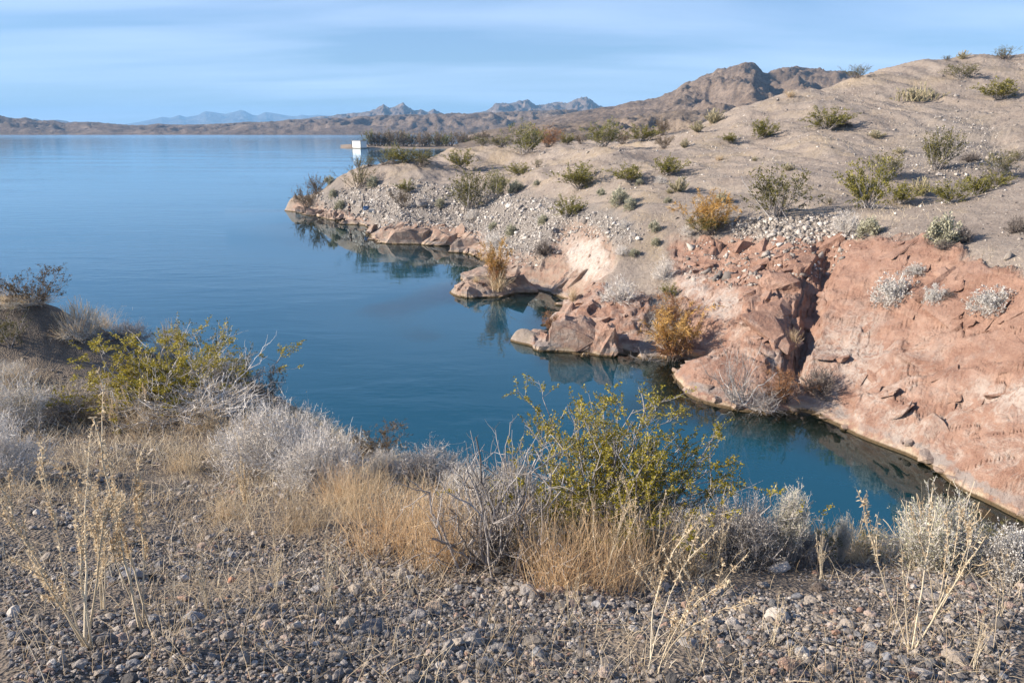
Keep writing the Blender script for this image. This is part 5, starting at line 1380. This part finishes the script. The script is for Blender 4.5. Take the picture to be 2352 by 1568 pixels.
for i in range(len(shore_pts) - 1):
    a_, b_ = shore_pts[i], shore_pts[i + 1]; L_ = np.linalg.norm(b_ - a_)
    if a_[1] < 21: continue
    for k in range(int(L_ / (0.55 if a_[1] < 60 else 1.0)) + 1):
        if random.random() < 0.35: continue
        q = a_ + (b_ - a_) * random.random() + np.array([random.gauss(0, 0.25), random.gauss(0, 0.25)]); s = 0.13 * math.exp(random.gauss(0, 0.5)) * (1 + a_[1] / 80)
        o = bpy.data.objects.new('shore_stone', edge_ms[(i + k) % 7]); COL.objects.link(o); o.parent = hill
        o.location = (q[0], q[1], max(float(M.height(q[0], q[1])), -0.15) + 0.02); o.scale = (s * 1.4, s, s * 0.8); o.rotation_euler = (random.uniform(-.4, .4), random.uniform(-.4, .4), random.uniform(0, 6.28))

# ------------------------------------------------------------------ thin dry grass (stuff)
def grass_stuff(name, x, y, z, hgt, wd, mat, label, K=3, lean=0.55):
    n = len(x); base = np.stack([x, y, z - 0.005], 1)
    a = rng.uniform(0, 6.28, n); t = np.minimum(np.abs(rng.normal(size=n)) * lean, 1.5)
    D = np.stack([np.sin(t) * np.cos(a), np.sin(t) * np.sin(a), np.cos(t)], 1)
    k = np.linspace(0, 1, K)[None, :, None]
    P = base[:, None] + D[:, None] * hgt[:, None, None] * k + np.stack([np.cos(a), np.sin(a), -0.5 + 0 * a], 1)[:, None] * (0.22 * hgt)[:, None, None] * k ** 2
    b = Bag(); b.blades(P, np.broadcast_to(wd[:, None], (n, K)) * np.linspace(1, 0.4, K)[None], nrm(rng, n, 0.22), rng)
    o = link(name, b.mesh(name, MT[mat])); return tag(o, label, 'grass', kind='stuff')
x, y = fan_points(60000, 2.0, 11.5); z = G.height(x, y)
dn = 0.8 * fbm(x * 0.9 + 11, y * 0.7, 3) + 0.9 * fbm(x * 3.5, y * 3.0, 3); ok = (dn + 0.12 * rng.normal(size=len(x)) > 0.20 - 0.22 * smooth(2.6, 4.2, y)) & (z > 6.5)
x, y, z = x[ok], y[ok], z[ok]
grass_stuff('dry_grass', x, y, z, rng.uniform(0.03, 0.13, len(x)) * (0.7 + 0.12 * y), 0.0013 + 0.0005 * y + 0 * x, 'pale', 'thin dry grass and chaff over the near gravel', lean=0.95)
x, y = fan_points(16000, 1.9, 9.5); z = G.height(x, y); ok = (fbm(x * 0.8 + 21, y * 0.8, 3) + 0.3 * rng.normal(size=len(x)) > 0.05) & (z > 6.5); x, y, z = x[ok], y[ok], z[ok]
grass_stuff('straw_litter', x, y, z + 0.012, rng.uniform(0.03, 0.12, len(x)), 0.0015 + 0.0003 * y, 'straw', 'broken straw and twigs lying on the near gravel', lean=3.0)
x, y = fan_points(16000, 1.9, 9); z = G.height(x, y); ok = (fbm(x * 0.7 - 7, y * 0.7, 3) > 0.0) & (z > 6.5); x, y, z = x[ok], y[ok], z[ok]
grass_stuff('dry_stems', x, y, z, rng.uniform(0.08, 0.26, len(x)), 0.0013 + 0.0003 * y, 'straw', 'thin dry stems standing over the near gravel', 4)
STR = [BIGHILL]
Pg = zone_points(16000, BIGHILL); gd = fbm(Pg[:, 0] * 0.10 + 2, Pg[:, 1] * 0.07, 3) + 0.35 * fbm(Pg[:, 0] * 0.8, Pg[:, 1] * 0.8, 2); Pg = Pg[gd > 0.12]
grass_stuff('hill_grass', Pg[:, 0], Pg[:, 1], Pg[:, 2], rng.uniform(0.12, 0.34, len(Pg)), 0.010 + 0.0003 * Pg[:, 1], 'pale', 'dry yellow grass over the opposite hillside')

# ------------------------------------------------------------------ the far spit, boathouse and other small things
sp = Sheet(-0.215, 0.06, 90, 560, 720, 24)
e = np.minimum((sp.S + 0.207) / 0.012, 1.0); yy = (sp.Y - 560) / 160
sp.Z = np.clip(np.minimum(e, np.minimum((yy - 0.03) / 0.06, (0.97 - yy) / 0.25)), -1, 1) * 1.1 + 0.25 * fbm(sp.X * 0.05, sp.Y * 0.05, 3)
sp.build('sand_spit', sp.Z > -2, {}, far_material('spit_sand', (0.34, 0.27, 0.20), (0.18, 0.14, 0.11), (0.42, 0.34, 0.26), 0.05, 0, 0.3))
kinds = ['spit_tree', 'spit_tree2', 'spit_tree', 'spit_tree_dull', 'spit_tree2', 'spit_tree_green', 'spit_tree']
uu = 858.0; i = 0
while uu < 1125:
    w = random.uniform(26, 44); Yp = random.uniform(572, 600); p = at(uu, HOR, Yp)
    plant(kinds[i % 7], 'tamarisk_tree', 0, 0, w, random.uniform(27, 40), 'brown winter tamarisk in the thicket along the far spit', 'tree', 'tamarisks along the far spit', sheet=(p[0], Yp, 0.5)); uu += w * 0.42; i += 1
p = at(848, HOR, 578); plant('spit_tree_green', 'spit_tree', 0, 0, 26, 38, 'tall yellow-green tree next to the white boathouse', 'tree', sheet=(p[0], 578, 0.5))

def box(bm, x0, x1, y0, y1, z0, z1):
    r = bmesh.ops.create_cube(bm, size=1.0)
    for v in r['verts']: v.co = Vector(((x0 + x1) / 2 + v.co.x * (x1 - x0), (y0 + y1) / 2 + v.co.y * (y1 - y0), (z0 + z1) / 2 + v.co.z * (z1 - z0)))
def part(name, parent, mat, *boxes, bevel=0.0):
    bm = bmesh.new()
    for b in boxes: box(bm, *b)
    if bevel: bmesh.ops.bevel(bm, geom=bm.edges[:], offset=bevel, segments=2, affect='EDGES')
    me = bpy.data.meshes.new(name); bm.to_mesh(me); bm.free(); return link(name, me, parent, mat)
def flat(name, col, rough=0.7, spec=0.3, sc=3.0, var=0.15):
    m = Mat(name, rough, spec); tcn = m.n.new('ShaderNodeTexCoord')
    return m.done(m.mix(m.ramp(m.noise(sc, 4, vec=tcn.outputs['Object']), (0.35, 0), (0.7, var * 2)), col, tuple(c * 0.7 for c in col)))
WHITE_P = flat('white_paint', (0.80, 0.78, 0.74)); DARK_P = flat('dark_trim', (0.06, 0.055, 0.05)); DOCK = flat('dock_timber', (0.16, 0.13, 0.10)); GREYR = flat('grey_roof', (0.30, 0.29, 0.28))
p = at(824, HOR, 566)
bh = bpy.data.objects.new('boathouse', None); COL.objects.link(bh); bh.location = (p[0], 566, 0); bh.rotation_euler = (0, 0, math.radians(-42))
tag(bh, 'plain white boathouse on a floating dock off the far spit', 'boathouse')
part('dock', bh, DOCK, (-5.6, 5.6, -3.4, 3.4, -0.1, 0.45)); part('wall', bh, WHITE_P, (-4.6, 4.6, -2.6, 2.6, 0.46, 4.9)); part('roof', bh, GREYR, (-4.9, 4.9, -2.9, 2.9, 4.91, 5.15))
part('corner_post', bh, DARK_P, (4.62, 4.85, -2.8, -2.58, 0.46, 4.9)); part('corner_post', bh, DARK_P, (-4.85, -4.62, -2.8, -2.58, 0.46, 4.9))

p = at(917, 352, CAM_H / float(slope_at(352)))
def lathe(name, prof, parent, mat, seg=14):
    V, F = [], []
    for r_, z_ in prof:
        for k in range(seg): V.append((r_ * math.cos(6.28318 * k / seg), r_ * math.sin(6.28318 * k / seg), z_))
    for j in range(len(prof) - 1):
        for k in range(seg): F.append((j * seg + k, j * seg + (k + 1) % seg, (j + 1) * seg + (k + 1) % seg, (j + 1) * seg + k))
    return link(name, mesh_np(name, V, np.array(F), smooth_shade=True), parent, mat)
by = bpy.data.objects.new('buoy', None); COL.objects.link(by); by.location = (p[0], p[1], 0)
tag(by, 'thin white marker buoy floating before the far spit', 'buoy')
lathe('float', [(0.0, -0.3), (0.5, -0.25), (0.55, 0.2), (0.3, 0.45), (0.16, 0.5)], by, WHITE_P); lathe('post', [(0.2, 0.4), (0.2, 1.5), (0.26, 1.55), (0.26, 1.9), (0.0, 1.95)], by, WHITE_P)

# person and dog at the water's edge
SKIN = flat('skin', (0.55, 0.36, 0.27), 0.6); NAVY = flat('navy_cloth', (0.025, 0.028, 0.04), 0.9); BLACKC = flat('black_cloth', (0.012, 0.012, 0.014), 0.9); HAIR = flat('brown_hair', (0.13, 0.075, 0.04), 0.6)
def skinned(name, V, E, R, mat, parent, sub=2, root=0):
    me = bpy.data.meshes.new(name); me.from_pydata(V, E, []); o = link(name, me, parent, mat)
    md = o.modifiers.new('skin', 'SKIN'); 
    if not me.skin_vertices: me.skin_vertices.new() if hasattr(me.skin_vertices, 'new') else None
    bm = bmesh.new(); bm.from_mesh(me); lay = bm.verts.layers.skin.verify(); bm.verts.ensure_lookup_table()
    for v, r_ in zip(bm.verts, R):
        s = v[lay]; s.radius = (r_, r_) if not isinstance(r_, tuple) else r_; s.use_root = (v.index == root)
    bm.to_mesh(me); bm.free()
    md.use_smooth_shade = True
    sb_ = o.modifiers.new('sub', 'SUBSURF'); sb_.levels = sub; sb_.render_levels = sub
    return o
bpy.context.view_layer.update()
_dg = bpy.context.evaluated_depsgraph_get()
def surface(u, v):
    d = Vector(at(u, v, 100.0)) - Vector((0, 0, CAM_H)); d.normalize(); o_ = Vector((0, 0, CAM_H))
    for _ in range(12):
        hit, loc, nr, fi, ob, mw = scene.ray_cast(_dg, o_, d)
        if not hit: return at(u, v, 107)
        if ob.name.split('.')[0] in ('hillside', 'shore_rock', 'rock_slab', 'rubble', 'rubble_rock', 'lake_water', 'shore_stone'): return np.array(loc)
        o_ = loc + d * 0.01
    return np.array(loc)
pp = surface(804, 498)

pe = bpy.data.objects.new('person', None); COL.objects.link(pe); pe.location = pp; pe.rotation_euler = (0, 0, math.radians(100)); pe.scale = (1.05, 1.05, 1.05)
tag(pe, 'person with long brown hair, dark jacket and black shorts standing on a shore rock', 'person')
# +y is forward for the figure
V = [(0,0,0.92),(0,0.01,1.12),(0,0,1.33),(0,0.02,1.45),(0,0.05,1.56),(0,0.06,1.66),
     (0.09,0,0.86),(0.11,0.03,0.48),(0.11,-0.02,0.09),(0.11,0.09,0.03),(-0.09,0,0.86),(-0.10,0.10,0.49),(-0.10,0.05,0.09),(-0.10,0.16,0.03),
     (0.17,0,1.36),(0.22,0.02,1.10),(0.15,0.22,1.06),(0.12,0.30,1.08),(-0.17,0,1.36),(-0.22,0.02,1.10),(-0.15,0.22,1.10),(-0.12,0.30,1.13)]
E = [(0,1),(1,2),(2,3),(3,4),(4,5),(0,6),(6,7),(7,8),(8,9),(0,10),(10,11),(11,12),(12,13),(2,14),(14,15),(15,16),(16,17),(2,18),(18,19),(19,20),(20,21)]
R = [0.13,0.115,0.12,0.055,0.085,0.075,0.085,0.055,0.036,0.035,0.085,0.055,0.036,0.035,0.055,0.042,0.032,0.03,0.055,0.042,0.032,0.03]
skinned('body', V, E, R, SKIN, pe)
skinned('jacket', [(0,0,0.90),(0,0.01,1.12),(0,0,1.36),(0.18,0,1.36),(0.23,0.02,1.10),(0.165,0.18,1.065),(-0.18,0,1.36),(-0.23,0.02,1.10),(-0.165,0.18,1.105)], [(0,1),(1,2),(2,3),(3,4),(4,5),(2,6),(6,7),(7,8)], [0.155,0.14,0.14,0.07,0.058,0.05,0.07,0.058,0.05], NAVY, pe)
skinned('shorts', [(0,0,0.92),(0.09,0.0,0.82),(0.10,0.02,0.62),(-0.09,0.0,0.82),(-0.10,0.05,0.62)], [(0,1),(1,2),(0,3),(3,4)], [0.15,0.11,0.085,0.11,0.085], BLACKC, pe)
skinned('hair', [(0,0.03,1.72),(0,-0.02,1.62),(0,-0.06,1.45),(0,-0.08,1.25)], [(0,1),(1,2),(2,3)], [0.07,0.105,0.10,0.07], HAIR, pe)
for sx, fy in ((0.11, 0.05), (-0.10, 0.12)):
    s_ = lathe('shoe', [(0.0, 0), (0.045, 0.0), (0.05, 0.04), (0.042, 0.075), (0.0, 0.085)], pe, WHITE_P); s_.scale = (1, 2.3, 1); s_.location = (sx, fy - 0.01, -0.005)
DOGB = flat('black_coat', (0.015, 0.013, 0.012), 0.7)
pd = surface(786, 512)
dg = bpy.data.objects.new('dog', None); COL.objects.link(dg); dg.location = (pd[0], pd[1], max(pd[2], 0.0) - 0.03); dg.rotation_euler = (0, 0, math.radians(112))
tag(dg, 'black and tan dog lowering its head to the water', 'dog')
V = [(0,-0.30,0.52),(0,-0.05,0.50),(0,0.22,0.50),(0,0.38,0.46),(0,0.52,0.28),(0,0.58,0.20),(0,0.72,0.13),(0,-0.42,0.55),(0,-0.60,0.66),
     (0.09,0.24,0.36),(0.09,0.22,0.18),(0.09,0.25,0.02),(-0.09,0.26,0.36),(-0.09,0.30,0.18),(-0.09,0.33,0.02),
     (0.09,-0.28,0.38),(0.09,-0.36,0.20),(0.09,-0.33,0.02),(-0.09,-0.30,0.38),(-0.09,-0.40,0.20),(-0.09,-0.37,0.02)]
E = [(1,0),(1,2),(2,3),(3,4),(4,5),(5,6),(0,7),(7,8),(2,9),(9,10),(10,11),(2,12),(12,13),(13,14),(0,15),(15,16),(16,17),(0,18),(18,19),(19,20)]
R = [0.11,0.115,0.13,0.085,0.07,0.065,0.04,0.035,0.018,0.05,0.032,0.03,0.05,0.032,0.03,0.06,0.032,0.03,0.06,0.032,0.03]
md = Mat('black_and_tan_coat', 0.75, 0.2); tcn = md.n.new('ShaderNodeTexCoord'); oz = md.sepx(tcn.outputs['Object'])[2]
md.done(md.mix(md.rng(md.math('ADD', oz, md.math('MULTIPLY', md.noise(6, 3, vec=tcn.outputs['Object']), 0.12)), 0.33, 0.22), (0.015, 0.013, 0.012), (0.36, 0.20, 0.09)))
skinned('body', V, E, R, md.m, dg, root=1)
for sx in (-0.05, 0.05):
    ear = lathe('ear', [(0.035, 0), (0.03, 0.05), (0.0, 0.11)], dg, DOGB, 8); ear.location = (sx, 0.53, 0.31); ear.rotation_euler = (0.4, 0, 0)
pb = surface(842, 483)
bg = bpy.data.objects.new('tote_bag', None); COL.objects.link(bg); bg.location = pb; bg.rotation_euler = (0, 0, 0.3)
tag(bg, 'blue and white patterned bag set down on the stones behind the person', 'bag')
mb = Mat('blue_print_cloth', 0.8); tcn = mb.n.new('ShaderNodeTexCoord'); mb.done(mb.mix(mb.ramp(mb.voro(9, tcn.outputs['Object']), (0.28, 0), (0.34, 1)), (0.75, 0.78, 0.80), (0.03, 0.12, 0.28)))
part('bag_body', bg, mb.m, (-0.42, 0.28, -0.2, 0.2, 0, 0.55), bevel=0.08); part('strap', bg, DARK_P, (-0.25, -0.2, -0.02, 0.02, 0.55, 0.75), (0.05, 0.1, -0.02, 0.02, 0.55, 0.75), (-0.25, 0.1, -0.02, 0.02, 0.75, 0.79))
pb2 = surface(851, 487); cb = bpy.data.objects.new('cool_box', None); COL.objects.link(cb); cb.location = pb2 + np.array([0.15, 0, 0])
tag(cb, 'low grey cool box right of the blue patterned bag', 'box'); part('tub', cb, flat('grey_plastic', (0.30, 0.31, 0.32)), (-0.36, 0.36, -0.2, 0.2, 0, 0.28), bevel=0.03); part('lid', cb, flat('pale_plastic', (0.5, 0.5, 0.49)), (-0.38, 0.38, -0.22, 0.22, 0.281, 0.36), bevel=0.02)
pv = surface(833, 480); st_ = link('wooden_post', rock_mesh('wooden_post', 77, 3, 0.12, 0, 1.0, None, DARK_P)); st_.location = pv; st_.scale = (0.09, 0.09, 1.2)
tag(st_, 'dark weathered post standing in the stones near the person', 'post')
